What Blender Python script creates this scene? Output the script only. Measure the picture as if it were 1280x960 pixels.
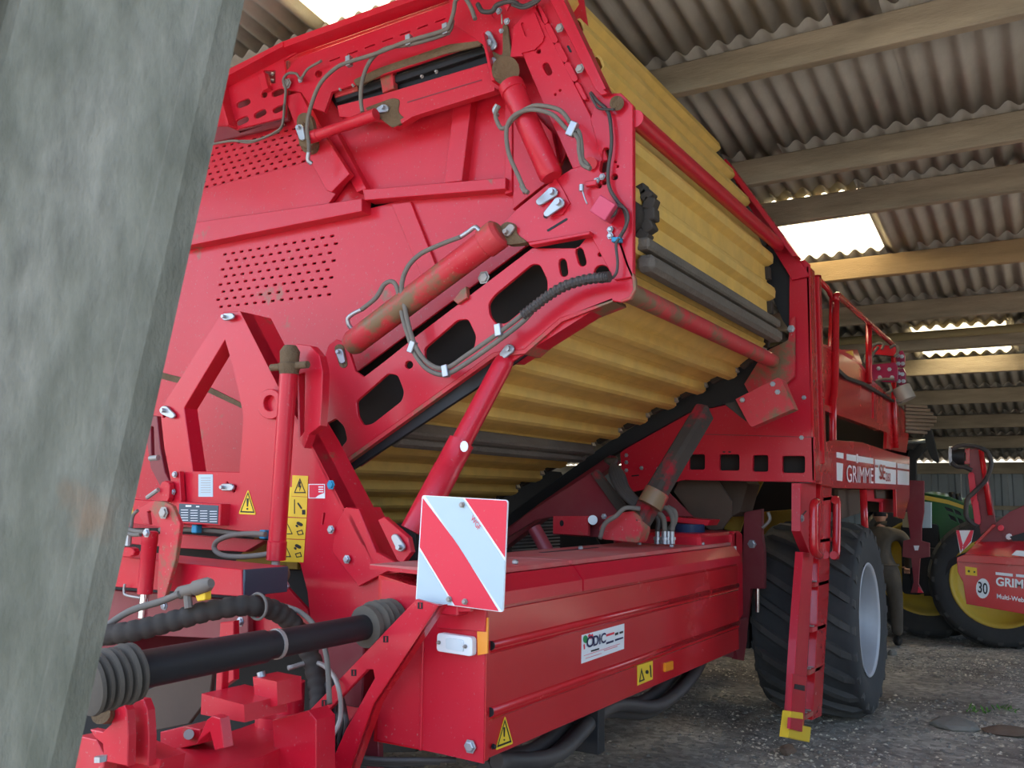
import bpy, bmesh, math, random
from mathutils import Vector as V, Matrix as M, noise as MN
random.seed(7)
for o in list(bpy.data.objects): bpy.data.objects.remove(o, do_unlink=True)
S = bpy.context.scene; COL = S.collection
# ---------------------------------------------------------------- camera
F = 1140.0; EYE = V((0, 0, 1.65))
_x = V((700, 150, F)).normalized(); _y = V((-1910, 117, F)).normalized()
_z = _x.cross(_y).normalized(); _y = _z.cross(_x)          # world axes seen in camera space (x right, y down, z ahead)
def c2w(v): return V((v.dot(_x), v.dot(_y), v.dot(_z)))
RT = c2w(V((1, 0, 0))); UP = c2w(V((0, -1, 0))); BK = c2w(V((0, 0, -1)))
cam = bpy.data.objects.new('camera', bpy.data.cameras.new('camera')); COL.objects.link(cam)
cam.matrix_world = M.Translation(EYE) @ M((RT, UP, BK)).transposed().to_4x4()
cam.data.sensor_width = 36; cam.data.sensor_fit = 'HORIZONTAL'; cam.data.lens = F / 1280 * 36
cam.data.clip_start = .02; cam.data.clip_end = 200
cam.data.dof.use_dof = True; cam.data.dof.focus_distance = 5.2; cam.data.dof.aperture_fstop = 16
S.camera = cam
# ---------------------------------------------------------------- sky, sun, exposure
W = bpy.data.worlds.new('sky'); S.world = W; W.use_nodes = True
nt = W.node_tree; bg = nt.nodes['Background']
sk = nt.nodes.new('ShaderNodeTexSky'); sk.sky_type = 'NISHITA'; sk.sun_disc = False
sk.sun_elevation = math.radians(52); sk.sun_rotation = math.radians(20); sk.air_density = 1.0; sk.dust_density = 3.5; sk.ozone_density = 1
nt.links.new(sk.outputs[0], bg.inputs[0]); bg.inputs[1].default_value = .42
sun = bpy.data.objects.new('sun', bpy.data.lights.new('sun', 'SUN')); COL.objects.link(sun)
sun.data.energy = 5.0; sun.data.angle = .02; sun.data.color = (1, .93, .8)
sun.rotation_euler = (V((-.16, .40, -1.0)).normalized()).to_track_quat('-Z', 'Y').to_euler()
S.view_settings.view_transform = 'Standard'; S.view_settings.look = 'None'
S.view_settings.exposure = 1.25; S.view_settings.gamma = 1; S.view_settings.use_curve_mapping = False
# ---------------------------------------------------------------- pixel to place
def ray(u, v): return c2w(V((u - 640, v - 480, F)))
def P(u, v, X=None, Y=None, Z=None, d=None):
    r = ray(u, v)
    t = X / r.x if X is not None else Y / r.y if Y is not None else (Z - EYE.z) / r.z if Z is not None else d / F
    return EYE + r * t
# ---------------------------------------------------------------- materials
MATS = {}
def mat(name, col, rough=.5, metal=0, coat=0, dust=0, dustcol=(.42, .33, .26), mud=0, mudcol=(.20, .125, .065), spec=0, bump=0, bscale=40, var=0, vscale=3, stretch=None, trans=0):
    if name in MATS: return MATS[name]
    m = bpy.data.materials.new(name); m.use_nodes = True; MATS[name] = m
    t = m.node_tree; N = t.nodes; L = t.links; b = N['Principled BSDF']
    b.inputs['Base Color'].default_value = (*col, 1); b.inputs['Roughness'].default_value = rough; b.inputs['Metallic'].default_value = metal
    b.inputs['Coat Weight'].default_value = coat; b.inputs['Specular IOR Level'].default_value = .32; b.inputs['Coat Roughness'].default_value = .12
    if trans: b.inputs['Transmission Weight'].default_value = trans
    if not (dust or mud or spec or bump or var): return m
    g = N.new('ShaderNodeNewGeometry'); pos = g.outputs['Position']
    if stretch:
        mp = N.new('ShaderNodeMapping'); mp.inputs['Scale'].default_value = stretch; L.new(pos, mp.inputs[0]); pos = mp.outputs[0]
    def noi(sc, det=5, rg=.6):
        n = N.new('ShaderNodeTexNoise'); n.inputs['Scale'].default_value = sc; n.inputs['Detail'].default_value = det; n.inputs['Roughness'].default_value = rg
        L.new(pos, n.inputs['Vector']); return n.outputs['Fac']
    def rng(s, a, c, lo=0, hi=1):
        r = N.new('ShaderNodeMapRange'); r.inputs['From Min'].default_value = a; r.inputs['From Max'].default_value = c
        r.inputs['To Min'].default_value = lo; r.inputs['To Max'].default_value = hi; L.new(s, r.inputs['Value']); return r.outputs[0]
    cur = None; ro = None
    def mix(fac, c):
        nonlocal cur
        x = N.new('ShaderNodeMix'); x.data_type = 'RGBA'
        L.new(fac, x.inputs['Factor'])
        if cur is None: x.inputs['A'].default_value = (*col, 1)
        else: L.new(cur, x.inputs['A'])
        x.inputs['B'].default_value = (*c, 1); cur = x.outputs['Result']
    if var: mix(rng(noi(vscale, 6), .35, .7, 0, var), tuple(c * .35 for c in col))
    if dust: mix(rng(noi(2.2, 7, .65), .3, .75, dust * .15, dust), dustcol)
    if spec: mix(rng(noi(70, 2), .66, .72, 0, spec), dustcol)
    if mud:
        mf = rng(noi(2.6, 8, .7), .62 - mud * .25, .70 - mud * .22); mix(mf, mudcol)
    if dust or mud:
        r = rng(noi(2.2, 7, .65), .3, .8, rough, min(1, rough + .45 * max(dust, mud) + .1)); L.new(r, b.inputs['Roughness'])
    if cur: L.new(cur, b.inputs['Base Color'])
    if bump:
        bp = N.new('ShaderNodeBump'); bp.inputs['Strength'].default_value = bump; bp.inputs['Distance'].default_value = .02
        L.new(noi(bscale, 8, .65), bp.inputs['Height']); L.new(bp.outputs[0], b.inputs['Normal'])
    return m
RC = (.56, .004, .022)
red = mat('red paint', RC, .28, coat=.16, dust=.06, dustcol=(.4, .22, .22), spec=.3)
redd = mat('dusty red paint', RC, .32, coat=.12, dust=.10, dustcol=(.42, .2, .18), spec=.55, mud=.02)
redm = mat('muddy red paint', RC, .42, coat=.1, dust=.2, spec=.5, mud=.5)
redc = mat('clean red paint', (.52, .004, .012), .2, coat=.5, dust=.04)
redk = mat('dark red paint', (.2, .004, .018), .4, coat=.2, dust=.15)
lidred = mat('dust covered red lid', RC, .5, dust=.95, dustcol=(.46, .24, .2))
mudm = mat('caked soil', (.19, .125, .07), .95, bump=.8, bscale=35, var=.5)
mudred = mat('soil smeared strut', (.06, .047, .038), .85, var=.4, mud=.25, mudcol=(.3, .01, .02))
yel = mat('yellow belt slat', (.82, .53, .11), .5, dust=.5, dustcol=(.62, .43, .2), spec=.0, var=.35, vscale=7, bump=.12, bscale=60)
blk = mat('black plastic', (.012, .013, .015), .45, dust=.05, dustcol=(.2, .17, .14))
rub = mat('rubber', (.024, .022, .021), .7, dust=.5, dustcol=(.14, .11, .08), var=.2)
rubd = mat('dusty rubber bar', (.12, .105, .09), .9, dust=.7, dustcol=(.28, .235, .18), bump=.9, bscale=45)
bellm = mat('soiled shaft guard', (.04, .037, .033), .7, dust=.7, dustcol=(.16, .13, .095))
tyrem = mat('dusty tyre rubber', (.028, .029, .031), .72, dust=.55, dustcol=(.10, .098, .092), bump=.15)
lugm = mat('dusty tread lug', (.035, .035, .035), .8, dust=.7, dustcol=(.13, .122, .11), bump=.2)
hosem = mat('grey dusty hose', (.12, .11, .10), .65, dust=.55, dustcol=(.30, .25, .19))
hosek = mat('black hose', (.02, .021, .024), .45, dust=.2)
steel = mat('zinc plated steel', (.42, .45, .48), .36, metal=.8, dust=.1)
steeld = mat('dull steel', (.38, .37, .35), .5, metal=.6, dust=.4)
chrome = mat('chromed rod', (.8, .8, .82), .12, metal=1)
rimm = mat('silver wheel rim', (.46, .48, .52), .42, metal=.35, dust=.3, dustcol=(.2, .2, .2))
white = mat('white print', (.8, .81, .82), .4)
blue_white = mat('reflective white film', (.46, .57, .61), .35, spec=.3, dustcol=(.5, .5, .5))
redfilm = mat('reflective red film', (.72, .03, .06), .35, spec=.2)
ysticker = mat('yellow sticker', (.85, .56, .03), .4)
black = mat('black print', (.01, .01, .012), .5)
navy = mat('navy print', (.012, .012, .07), .5)
greenp = mat('green print', (.02, .25, .07), .5)
amber = mat('amber reflector', (.85, .28, .01), .25, coat=.6)
lens = mat('clear lamp lens', (.66, .74, .76), .2, coat=.5)
plateg = mat('etched type plate', (.06, .085, .11), .45, metal=.3)
bluem = mat('blue plastic', (.03, .25, .42), .5)
bluek = mat('dark blue drum', (.01, .03, .09), .5)
brown = mat('soil dulled chute', (.075, .048, .034), .8, dust=.25, dustcol=(.2, .15, .11), var=.3)
dark = mat('interior shade colour', (.03, .026, .022), .9)  # near-black colour standing in for shade inside the machine
oldyel = mat('old yellow panel', (.34, .2, .015), .6, dust=.5, dustcol=(.1, .08, .04))
green = mat('tractor green', (.008, .11, .025), .3, coat=.5, dust=.1)
tyel = mat('tractor yellow', (.62, .42, .02), .4, dust=.3)
glass = mat('dark cab glass', (.01, .015, .02), .08, coat=.5)
# ---------------------------------------------------------------- builders
WM = {}
def setp(o, parent, wm):
    o.matrix_basis = wm; WM[o.name] = wm
    if parent is not None:
        o.parent = parent; o.matrix_parent_inverse = WM[parent.name].inverted()
def link(name, me, parent=None, wm=None):
    o = bpy.data.objects.new(name, me); COL.objects.link(o); setp(o, parent, wm or M.Identity(4)); return o
def empty(name, loc=(0, 0, 0), parent=None):
    o = link(name, None, parent, M.Translation(V(loc))); o.empty_display_size = .2; return o
def tag(o, label, cat=None, group=None, kind=None):
    if label: o['label'] = label
    if cat: o['category'] = cat
    if group: o['group'] = group
    if kind: o['kind'] = kind
    return o
def mesh(vs, fs, m, smooth=False):
    me = bpy.data.meshes.new('m'); me.from_pydata([tuple(v) for v in vs], [], fs); me.materials.append(m)
    if smooth: me.polygons.foreach_set('use_smooth', [True] * len(me.polygons))
    me.update(); return me
def mk(name, vs, fs, m, parent=None, smooth=False):
    if parent is None:                                        # top level: origin at the base
        c = V((sum(v[0] for v in vs) / len(vs), sum(v[1] for v in vs) / len(vs), min(v[2] for v in vs)))
        return link(name, mesh([V(v) - c for v in vs], fs, m, smooth), None, M.Translation(c))
    return link(name, mesh(vs, fs, m, smooth), parent)
AX = {'X': (V((0, -1, 0)), V((0, 0, 1)), V((-1, 0, 0))), 'Y': (V((1, 0, 0)), V((0, 0, 1)), V((0, -1, 0))), 'Z': (V((1, 0, 0)), V((0, 1, 0)), V((0, 0, 1)))}
def fillet(p, r):
    out = []; n = len(p)
    for i in range(n):
        a, b, c = p[i - 1], p[i], p[(i + 1) % n]
        d1 = (a - b); d2 = (c - b); rr = min(r, d1.length * .45, d2.length * .45)
        if rr < 1e-4: out.append(b); continue
        q0 = b + d1.normalized() * rr; q2 = b + d2.normalized() * rr
        for t in (0, .34, .67, 1): out.append(q0 * (1 - t) ** 2 + b * 2 * t * (1 - t) + q2 * t * t)
    return out
from mathutils.geometry import delaunay_2d_cdt
def area2(lp): return sum(a.x * b.y - b.x * a.y for a, b in zip(lp, lp[1:] + lp[:1]))
def inside(p, lp):
    c = False
    for a, b in zip(lp, lp[1:] + lp[:1]):
        if (a.y > p.y) != (b.y > p.y) and p.x < (b.x - a.x) * (p.y - a.y) / (b.y - a.y) + a.x: c = not c
    return c
def loops_mesh(loops, th, m):
    b = .003 if th >= .012 else 0
    vs = []; fs = []; inset = []
    for i, lp in enumerate(loops):
        depth = sum(inside(lp[0], o) for k, o in enumerate(loops) if k != i) % 2
        lp = [V(p) for p in lp]
        if (area2(lp) > 0) == bool(depth): lp = lp[::-1]          # outlines run left-handed round material, holes the other way
        n = len(lp); ins = []
        for k in range(n):
            a, q, c = lp[k - 1], lp[k], lp[(k + 1) % n]; d1 = (q - a); d2 = (c - q)
            if d1.length < 1e-7 or d2.length < 1e-7: ins.append(q.copy()); continue
            d1.normalize(); d2.normalize(); n1 = V((-d1.y, d1.x)); n2 = V((-d2.y, d2.x)); mm = n1 + n2
            l = mm.length_squared; ins.append(q + (mm * (2 / l) if l > .4 else n1) * b)
        inset.append(ins); o = len(vs)
        rings = ([(ins, th / 2), (lp, th / 2 - b)] if b else [(lp, th / 2)]) + [(lp, -th / 2)]
        for rg, z in rings: vs += [(p.x, p.y, z) for p in rg]
        for q in range(len(rings) - 1):
            for k in range(n): k2 = (k + 1) % n; fs.append((o + q * n + k2, o + q * n + k, o + (q + 1) * n + k, o + (q + 1) * n + k2))
    for cap, z in ((inset, th / 2), (None, -th / 2)):
        L_ = cap or [lp for lp in loops]; pv = []; pe = []
        for lp in L_: o = len(pv); pv += [V((p[0], p[1])) for p in lp]; pe += [(o + k, o + (k + 1) % len(lp)) for k in range(len(lp))]
        res = delaunay_2d_cdt(pv, pe, [], 0, 1e-6); o = len(vs); vs += [(p.x, p.y, z) for p in res[0]]
        bb = [(min(p[0] for p in lp), max(p[0] for p in lp), min(p[1] for p in lp), max(p[1] for p in lp), [V((p[0], p[1])) for p in lp]) for lp in L_]
        def solid(f):
            c = (res[0][f[0]] + res[0][f[1]] + res[0][f[2]]) / 3
            return sum(inside(c, q[4]) for q in bb if q[0] <= c.x <= q[1] and q[2] <= c.y <= q[3]) % 2
        fs += [tuple(o + q for q in (f if z > 0 else f[::-1])) for f in res[2] if solid(f)]
    return mesh(vs, fs, m)
def plate(name, loops, ax, val, th, m, parent, rad=0, hrad=None, metric=False):
    """outline(s) on the plane ax=val, front face at val, th deep behind it; later loops are holes"""
    ex, ey, n = AX[ax]
    if not isinstance(loops[0], (list,)): loops = [loops]
    L2 = []; 
    for i, lp in enumerate(loops):
        q = []
        for p in lp:
            w = P(p[0], p[1], **{ax: val}) if not metric else V(p)
            q.append(V((w.dot(ex), w.dot(ey))))
        r = rad if i == 0 else (rad if hrad is None else hrad)
        if isinstance(lp[0], list): r = 0
        L2.append(fillet(q, r) if r else q)
    c = sum(L2[0], V((0, 0))) / len(L2[0])
    me = loops_mesh([[p - c for p in lp] for lp in L2], th, m)
    base = {'X': V((val, 0, 0)), 'Y': V((0, val, 0)), 'Z': V((0, 0, val))}[ax]
    org = base + ex * c.x + ey * c.y - n * (th / 2)
    wm = M((ex, ey, n)).transposed().to_4x4(); wm.translation = org
    return link(name, me, parent, wm)
def rect(u0, v0, u1, v1): return [(u0, v0), (u1, v0), (u1, v1), (u0, v1)]
def circ(u, v, r, n=12, ry=None): return [(u + r * math.cos(i * 2 * math.pi / n), v + (ry or r) * math.sin(i * 2 * math.pi / n)) for i in range(n)]
def slot(u0, v0, u1, v1, r, n=5):
    a = math.atan2(v1 - v0, u1 - u0); o = []
    for i in range(n): t = a + math.pi / 2 + math.pi * i / (n - 1); o.append((u0 + r * math.cos(t), v0 + r * math.sin(t)))
    for i in range(n): t = a - math.pi / 2 + math.pi * i / (n - 1); o.append((u1 + r * math.cos(t), v1 + r * math.sin(t)))
    return o
def tear(u0, v0, r0, u1, v1, r1, n=7):
    a = math.atan2(v1 - v0, u1 - u0); o = []
    for i in range(n): t = a + math.pi / 2 + math.pi * i / (n - 1); o.append((u0 + r0 * math.cos(t), v0 + r0 * math.sin(t)))
    for i in range(n): t = a - math.pi / 2 + math.pi * i / (n - 1); o.append((u1 + r1 * math.cos(t), v1 + r1 * math.sin(t)))
    return o
def smooth_pts(pts, k=6):
    p = [V(q) for q in pts]; p = [p[0] * 2 - p[1]] + p + [p[-1] * 2 - p[-2]]; out = []
    for i in range(1, len(p) - 2):
        for j in range(k):
            t = j / k; a, b, c, d = p[i - 1], p[i], p[i + 1], p[i + 2]
            out.append(.5 * ((2 * b) + (c - a) * t + (2 * a - 5 * b + 4 * c - d) * t * t + (3 * b - a - 3 * c + d) * t ** 3))
    out.append(p[-2]); return out
def sweep(pts, rf, n=8, caps=True):
    vs = []; fs = []; T = (pts[1] - pts[0]).normalized(); N_ = T.orthogonal().normalized()
    for i, p in enumerate(pts):
        T = (pts[min(i + 1, len(pts) - 1)] - pts[max(i - 1, 0)]).normalized()
        N_ = (N_ - T * N_.dot(T)).normalized(); B = T.cross(N_); r = rf(i) if callable(rf) else rf
        for k in range(n): a = 2 * math.pi * k / n; vs.append(p + (N_ * math.cos(a) + B * math.sin(a)) * r)
    for i in range(len(pts) - 1):
        for k in range(n): fs.append((i * n + k, i * n + (k + 1) % n, (i + 1) * n + (k + 1) % n, (i + 1) * n + k))
    if caps: fs.append(tuple(range(n - 1, -1, -1))); fs.append(tuple(range(len(vs) - n, len(vs))))
    return vs, fs
def smoothsides(me, n):
    for p in me.polygons: p.use_smooth = len(p.vertices) == 4
def tube(name, pts, r, m, parent, n=8, k=6, sm=True):
    pp = smooth_pts(pts, k) if sm and len(pts) > 2 else [V(p) for p in pts]
    vs, fs = sweep(pp, r, n); o = mk(name, vs, fs, m, parent); smoothsides(o.data, n); return o
def cyl(name, a, b, r, m, parent, n=16, r2=None, steps=None):
    """steps: list of (t, radius) along a-b"""
    a = V(a); b = V(b); st = steps or [(0, r), (1, r if r2 is None else r2)]
    pts = [a.lerp(b, t) for t, _ in st]; T = (b - a).normalized(); N_ = T.orthogonal().normalized(); B = T.cross(N_); vs = []; fs = []
    for (t, rr), p in zip(st, pts):
        for k in range(n): an = 2 * math.pi * k / n; vs.append(p + (N_ * math.cos(an) + B * math.sin(an)) * rr)
    for i in range(len(st) - 1):
        for k in range(n): fs.append((i * n + k, i * n + (k + 1) % n, (i + 1) * n + (k + 1) % n, (i + 1) * n + k))
    fs.append(tuple(range(n - 1, -1, -1))); fs.append(tuple(range(len(vs) - n, len(vs))))
    o = mk(name, vs, fs, m, parent); smoothsides(o.data, n)
    try: o.data.set_sharp_from_angle(angle=.7)
    except Exception: pass
    return o
def boxmesh(x0, x1, y0, y1, z0, z1, m, bev=.006):
    bm = bmesh.new(); bmesh.ops.create_cube(bm, size=1)
    for v in bm.verts: v.co = V(((x0 + x1) / 2 + v.co.x * (x1 - x0), (y0 + y1) / 2 + v.co.y * (y1 - y0), (z0 + z1) / 2 + v.co.z * (z1 - z0)))
    if bev: bmesh.ops.bevel(bm, geom=bm.edges[:], offset=min(bev, .3 * min(abs(x1 - x0), abs(y1 - y0), abs(z1 - z0))), segments=1, affect='EDGES')
    me = bpy.data.meshes.new('b'); bm.to_mesh(me); bm.free(); me.materials.append(m); return me
def box(name, x0, x1, y0, y1, z0, z1, m, parent=None, bev=.006):
    x0, x1 = sorted((x0, x1)); y0, y1 = sorted((y0, y1)); z0, z1 = sorted((z0, z1)); c = V(((x0 + x1) / 2, (y0 + y1) / 2, z0))
    return link(name, boxmesh(x0 - c.x, x1 - c.x, y0 - c.y, y1 - c.y, 0, z1 - z0, m, bev), parent, M.Translation(c))
def bar(name, a, b, w, h, m, parent, up=V((0, 0, 1)), bev=.004):
    a = V(a); b = V(b); T = (b - a).normalized(); Sd = T.cross(up).normalized(); U = Sd.cross(T)
    wm = M((T, Sd, U)).transposed().to_4x4(); wm.translation = a
    return link(name, boxmesh(0, (b - a).length, -w / 2, w / 2, -h / 2, h / 2, m, bev), parent, wm)
def prism(name, loop, dvec, m, parent):
    """closed 3d loop pushed along dvec"""
    n = len(loop); vs = [V(p) for p in loop] + [V(p) + V(dvec) for p in loop]
    fs = [tuple(range(n)), tuple(range(2 * n - 1, n - 1, -1))] + [(i, i + n, (i + 1) % n + n, (i + 1) % n) for i in range(n)]
    return mk(name, vs, fs, m, parent)
_bolt = {}
def bolt(u, v, X, parent, r=.012, m=None, ax='X', name='bolt'):
    m = m or steel; key = (round(r, 4), m.name)
    if key not in _bolt:
        vs = []; fs = []
        for z, rr, nn in ((0, r * 1.35, 6), (.004, r * 1.35, 6), (.004, r, 6), (.012, r, 6), (.014, r * .75, 6)):
            vs += [(rr * math.cos(i * math.pi / 3), rr * math.sin(i * math.pi / 3), z) for i in range(6)]
        for j in range(4): fs += [(j * 6 + i, j * 6 + (i + 1) % 6, j * 6 + 6 + (i + 1) % 6, j * 6 + 6 + i) for i in range(6)]
        fs.append(tuple(range(24, 30))); _bolt[key] = mesh(vs, fs, m)
    ex, ey, n = AX[ax]; w = P(u, v, **{ax: X}); wm = M((ex, ey, n)).transposed().to_4x4(); wm.translation = w
    return link(name, _bolt[key], parent, wm)
def pin(u0, v0, r0, u1, v1, r1, X, parent, m=None):
    o = plate('locking_pin', tear(u0, v0, r0, u1, v1, r1), 'X', X, .012, m or steel, parent); w = P(u0, v0, X=X)
    k = w.x / F * 1.15
    cyl('pin_head', w, w - V((.02, 0, 0)), r0 * .62 * k, m or steel, o, 12)
    return o
def text(name, s, bl, br, tl, m, parent, th=.003, bold=0):
    cu = bpy.data.curves.new('t', 'FONT'); cu.body = s; cu.extrude = 0; cu.offset = bold
    ob = bpy.data.objects.new('t', cu); me = bpy.data.meshes.new_from_object(ob); bpy.data.objects.remove(ob)
    xs = [v.co.x for v in me.vertices]; ys = [v.co.y for v in me.vertices]; x0, x1, y0, y1 = min(xs), max(xs), min(ys), max(ys)
    bl = V(bl); ex = V(br) - bl; ey = V(tl) - bl; n = ex.cross(ey).normalized()
    for v in me.vertices: v.co = bl + ex * ((v.co.x - x0) / (x1 - x0)) + ey * ((v.co.y - y0) / (y1 - y0)) + n * th
    me.materials.clear(); me.materials.append(m); return link(name, me, parent)
def T(name, s, ax, val, u0, v0, u1, v1, h, m, parent, bold=0, lean=0):
    """text whose base line runs (u0,v0)-(u1,v1), h pixels tall, on plane ax=val"""
    k = {ax: val}; bl = P(u0, v0, **k); br = P(u1, v1, **k); tl = P(u0 + lean, v0 - h, **k)
    return text(name, s, bl, br, tl, m, parent, .002, bold)
def hose(pts, X, r, m, parent=None, name='hydraulic_hose', n=8):
    return tube(name, [P(p[0], p[1], X=(p[2] if len(p) > 2 else X)) for p in pts], r, m, parent or HV, n)
def clamp(u, v, X, parent=None, s=.03, rot=0):
    w = P(u, v, X=X); wm = M.Translation(w) @ M.Rotation(rot, 4, 'X')
    o = link('hose_clamp', boxmesh(-.02, .012, -s * .55, s * .55, -s, s, steel, .003), parent or HV, wm); return o

# ================================================================ SETTING
def roofz(x): return 5.27 - .15 * x
fib = mat('fibre cement sheet', (.50, .46, .39), .9, dust=.45, dustcol=(.27, .25, .2), var=.4, vscale=1.6, bump=.2, bscale=25)
wood = mat('old roof timber', (.44, .36, .25), .85, var=.7, vscale=1.2, stretch=(6, 1, 6), bump=.35, bscale=14)
wood_lit = mat('skylight lit timber', (.42, .29, .15), .8, var=.5, vscale=1.2, stretch=(6, 1, 6), bump=.3, bscale=14)  # warm tint paints the skylight's orange glow into the timber colour
galv = mat('galvanised cladding', (.30, .33, .34), .5, metal=.2, dust=.3, dustcol=(.2, .2, .19))
post_m = mat('weathered grey post', (.23, .222, .18), .9, dust=.95, dustcol=(.075, .08, .055), var=.85, vscale=9, stretch=(3, 3, 1.1), bump=.6, bscale=9)
def stain(m, c, r0, colr):
    t = m.node_tree; N = t.nodes; L = t.links; b = N['Principled BSDF']; src = b.inputs['Base Color'].links[0].from_socket
    g = N.new('ShaderNodeNewGeometry'); d = N.new('ShaderNodeVectorMath'); d.operation = 'DISTANCE'; d.inputs[1].default_value = c; L.new(g.outputs[0], d.inputs[0])
    n = N.new('ShaderNodeTexNoise'); n.inputs['Scale'].default_value = 18; n.inputs['Detail'].default_value = 6; L.new(g.outputs[0], n.inputs['Vector'])
    a = N.new('ShaderNodeMath'); a.operation = 'MULTIPLY_ADD'; a.inputs[1].default_value = .12; L.new(n.outputs['Fac'], a.inputs[0]); L.new(d.outputs['Value'], a.inputs[2])
    r_ = N.new('ShaderNodeMapRange'); r_.inputs['From Min'].default_value = r0 + .06; r_.inputs['From Max'].default_value = r0 + .01; r_.inputs['To Max'].default_value = .55; L.new(a.outputs[0], r_.inputs['Value'])
    x = N.new('ShaderNodeMix'); x.data_type = 'RGBA'; L.new(r_.outputs[0], x.inputs['Factor']); L.new(src, x.inputs['A']); x.inputs['B'].default_value = (*colr, 1); L.new(x.outputs['Result'], b.inputs['Base Color'])
stain(post_m, P(108, 640, d=1.04), .035, (.22, .12, .06))
rust = mat('rust streak', (.2, .1, .05), .9)
def soil():
    m = bpy.data.materials.new('trodden soil floor'); m.use_nodes = True; t = m.node_tree; N = t.nodes; L = t.links; b = N['Principled BSDF']
    g = N.new('ShaderNodeNewGeometry')
    def noi(s, d=8):
        n = N.new('ShaderNodeTexNoise'); n.inputs['Scale'].default_value = s; n.inputs['Detail'].default_value = d; n.inputs['Roughness'].default_value = .65; L.new(g.outputs[0], n.inputs['Vector']); return n.outputs['Fac']
    r = N.new('ShaderNodeValToRGB'); r.color_ramp.elements[0].position = .36; r.color_ramp.elements[0].color = (.165, .128, .092, 1)
    r.color_ramp.elements[1].position = .66; r.color_ramp.elements[1].color = (.50, .43, .33, 1); L.new(noi(.9), r.inputs[0])
    v = N.new('ShaderNodeTexVoronoi'); v.inputs['Scale'].default_value = 22; L.new(g.outputs[0], v.inputs['Vector'])
    x = N.new('ShaderNodeMix'); x.data_type = 'RGBA'; x.blend_type = 'OVERLAY'; x.inputs['Factor'].default_value = .45
    L.new(r.outputs[0], x.inputs['A']); bw = N.new('ShaderNodeRGBToBW'); L.new(v.outputs['Color'], bw.inputs[0]); L.new(bw.outputs[0], x.inputs['B'])
    hs = N.new('ShaderNodeHueSaturation'); hs.inputs['Saturation'].default_value = .8; L.new(x.outputs['Result'], hs.inputs['Color']); L.new(hs.outputs[0], b.inputs['Base Color'])
    b.inputs['Roughness'].default_value = .95
    bp = N.new('ShaderNodeBump'); bp.inputs['Strength'].default_value = .9; bp.inputs['Distance'].default_value = .03; L.new(noi(16), bp.inputs['Height']); L.new(bp.outputs[0], b.inputs['Normal'])
    return m
soilm = soil()
def gz(x, y): return .03 * MN.fractal(V((x * .6, y * .6, 0)), 1, 2, 4) + .014 * MN.fractal(V((x * 3, y * 3, 5)), 1, 2, 3) - .012
def floor():
    vs = []; fs = []; nx, ny = 230, 170; x0, x1, y0, y1 = -14, 22, -12, 13
    for i in range(nx + 1):
        for j in range(ny + 1):
            x = x0 + (x1 - x0) * i / nx; y = y0 + (y1 - y0) * j / ny; vs.append((x, y, gz(x, y)))
    for i in range(nx):
        for j in range(ny): a = i * (ny + 1) + j; fs.append((a, a + ny + 1, a + ny + 2, a + 1))
    o = link('floor', mesh(vs, fs, soilm, True)); o['kind'] = 'structure'; return o
floor()
box('bounce_slab', -14, .2, -12, 13, -.1, .045, mat('pale bounce surface', (.38, .36, .33), .9, var=.3), None, 0)['kind'] = 'structure'  # unseen pale slab added to bounce daylight onto the machine front
# roof: corrugated sheets row by row between the purlins
YL, YR = 11.5, -4.6
RX = [.6, 2.0, 3.3, 4.45, 5.69, 7.13, 7.93, 9.39, 10.77, 11.75, 13.02, 14.6, 16.2, 17.8, 19.3]
PX = [.6, 2.0, 3.3, 4.45, 5.69, 7.13, 7.93, 9.39, 10.77, 13.02, 14.6, 16.2, 17.8]
ceil = empty('ceiling', (6, 2, 4.3)); tag(ceil, None, kind='structure')
skym = bpy.data.materials.new('translucent skylight sheet'); skym.use_nodes = True
_t = skym.node_tree; _b = _t.nodes['Principled BSDF']; _o = _t.nodes['Material Output']
_tr = _t.nodes.new('ShaderNodeBsdfTranslucent'); _tr.inputs[0].default_value = (.95, .86, .62, 1)
_df = _t.nodes.new('ShaderNodeBsdfTransparent'); _df.inputs[0].default_value = (1, .96, .85, 1)
_ms = _t.nodes.new('ShaderNodeMixShader'); _ms.inputs[0].default_value = .35
_t.links.new(_tr.outputs[0], _ms.inputs[1]); _t.links.new(_df.outputs[0], _ms.inputs[2]); _t.links.new(_ms.outputs[0], _o.inputs[0])
PITCH = .148; NW = 7; SW = PITCH * NW
def sheet_mesh(length, m):
    vs = []; fs = []; n = NW * 8; th = .007; amp = .026
    for zz in (0, th):
        for e in (0, 1):
            for i in range(n + 2):
                y = i * PITCH / 8; vs.append((e * length, y, amp * math.cos(2 * math.pi * y / PITCH) + zz - e * .15 * length))
    k = n + 2
    for i in range(k - 1):
        fs.append((i, i + 1, k + i + 1, k + i)); fs.append((2 * k + i, 3 * k + i, 3 * k + i + 1, 2 * k + i + 1))
        fs.append((k + i, k + i + 1, 3 * k + i + 1, 3 * k + i)); fs.append((i, 2 * k + i, 2 * k + i + 1, i + 1))
    return mesh(vs, fs, m, True)

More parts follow.
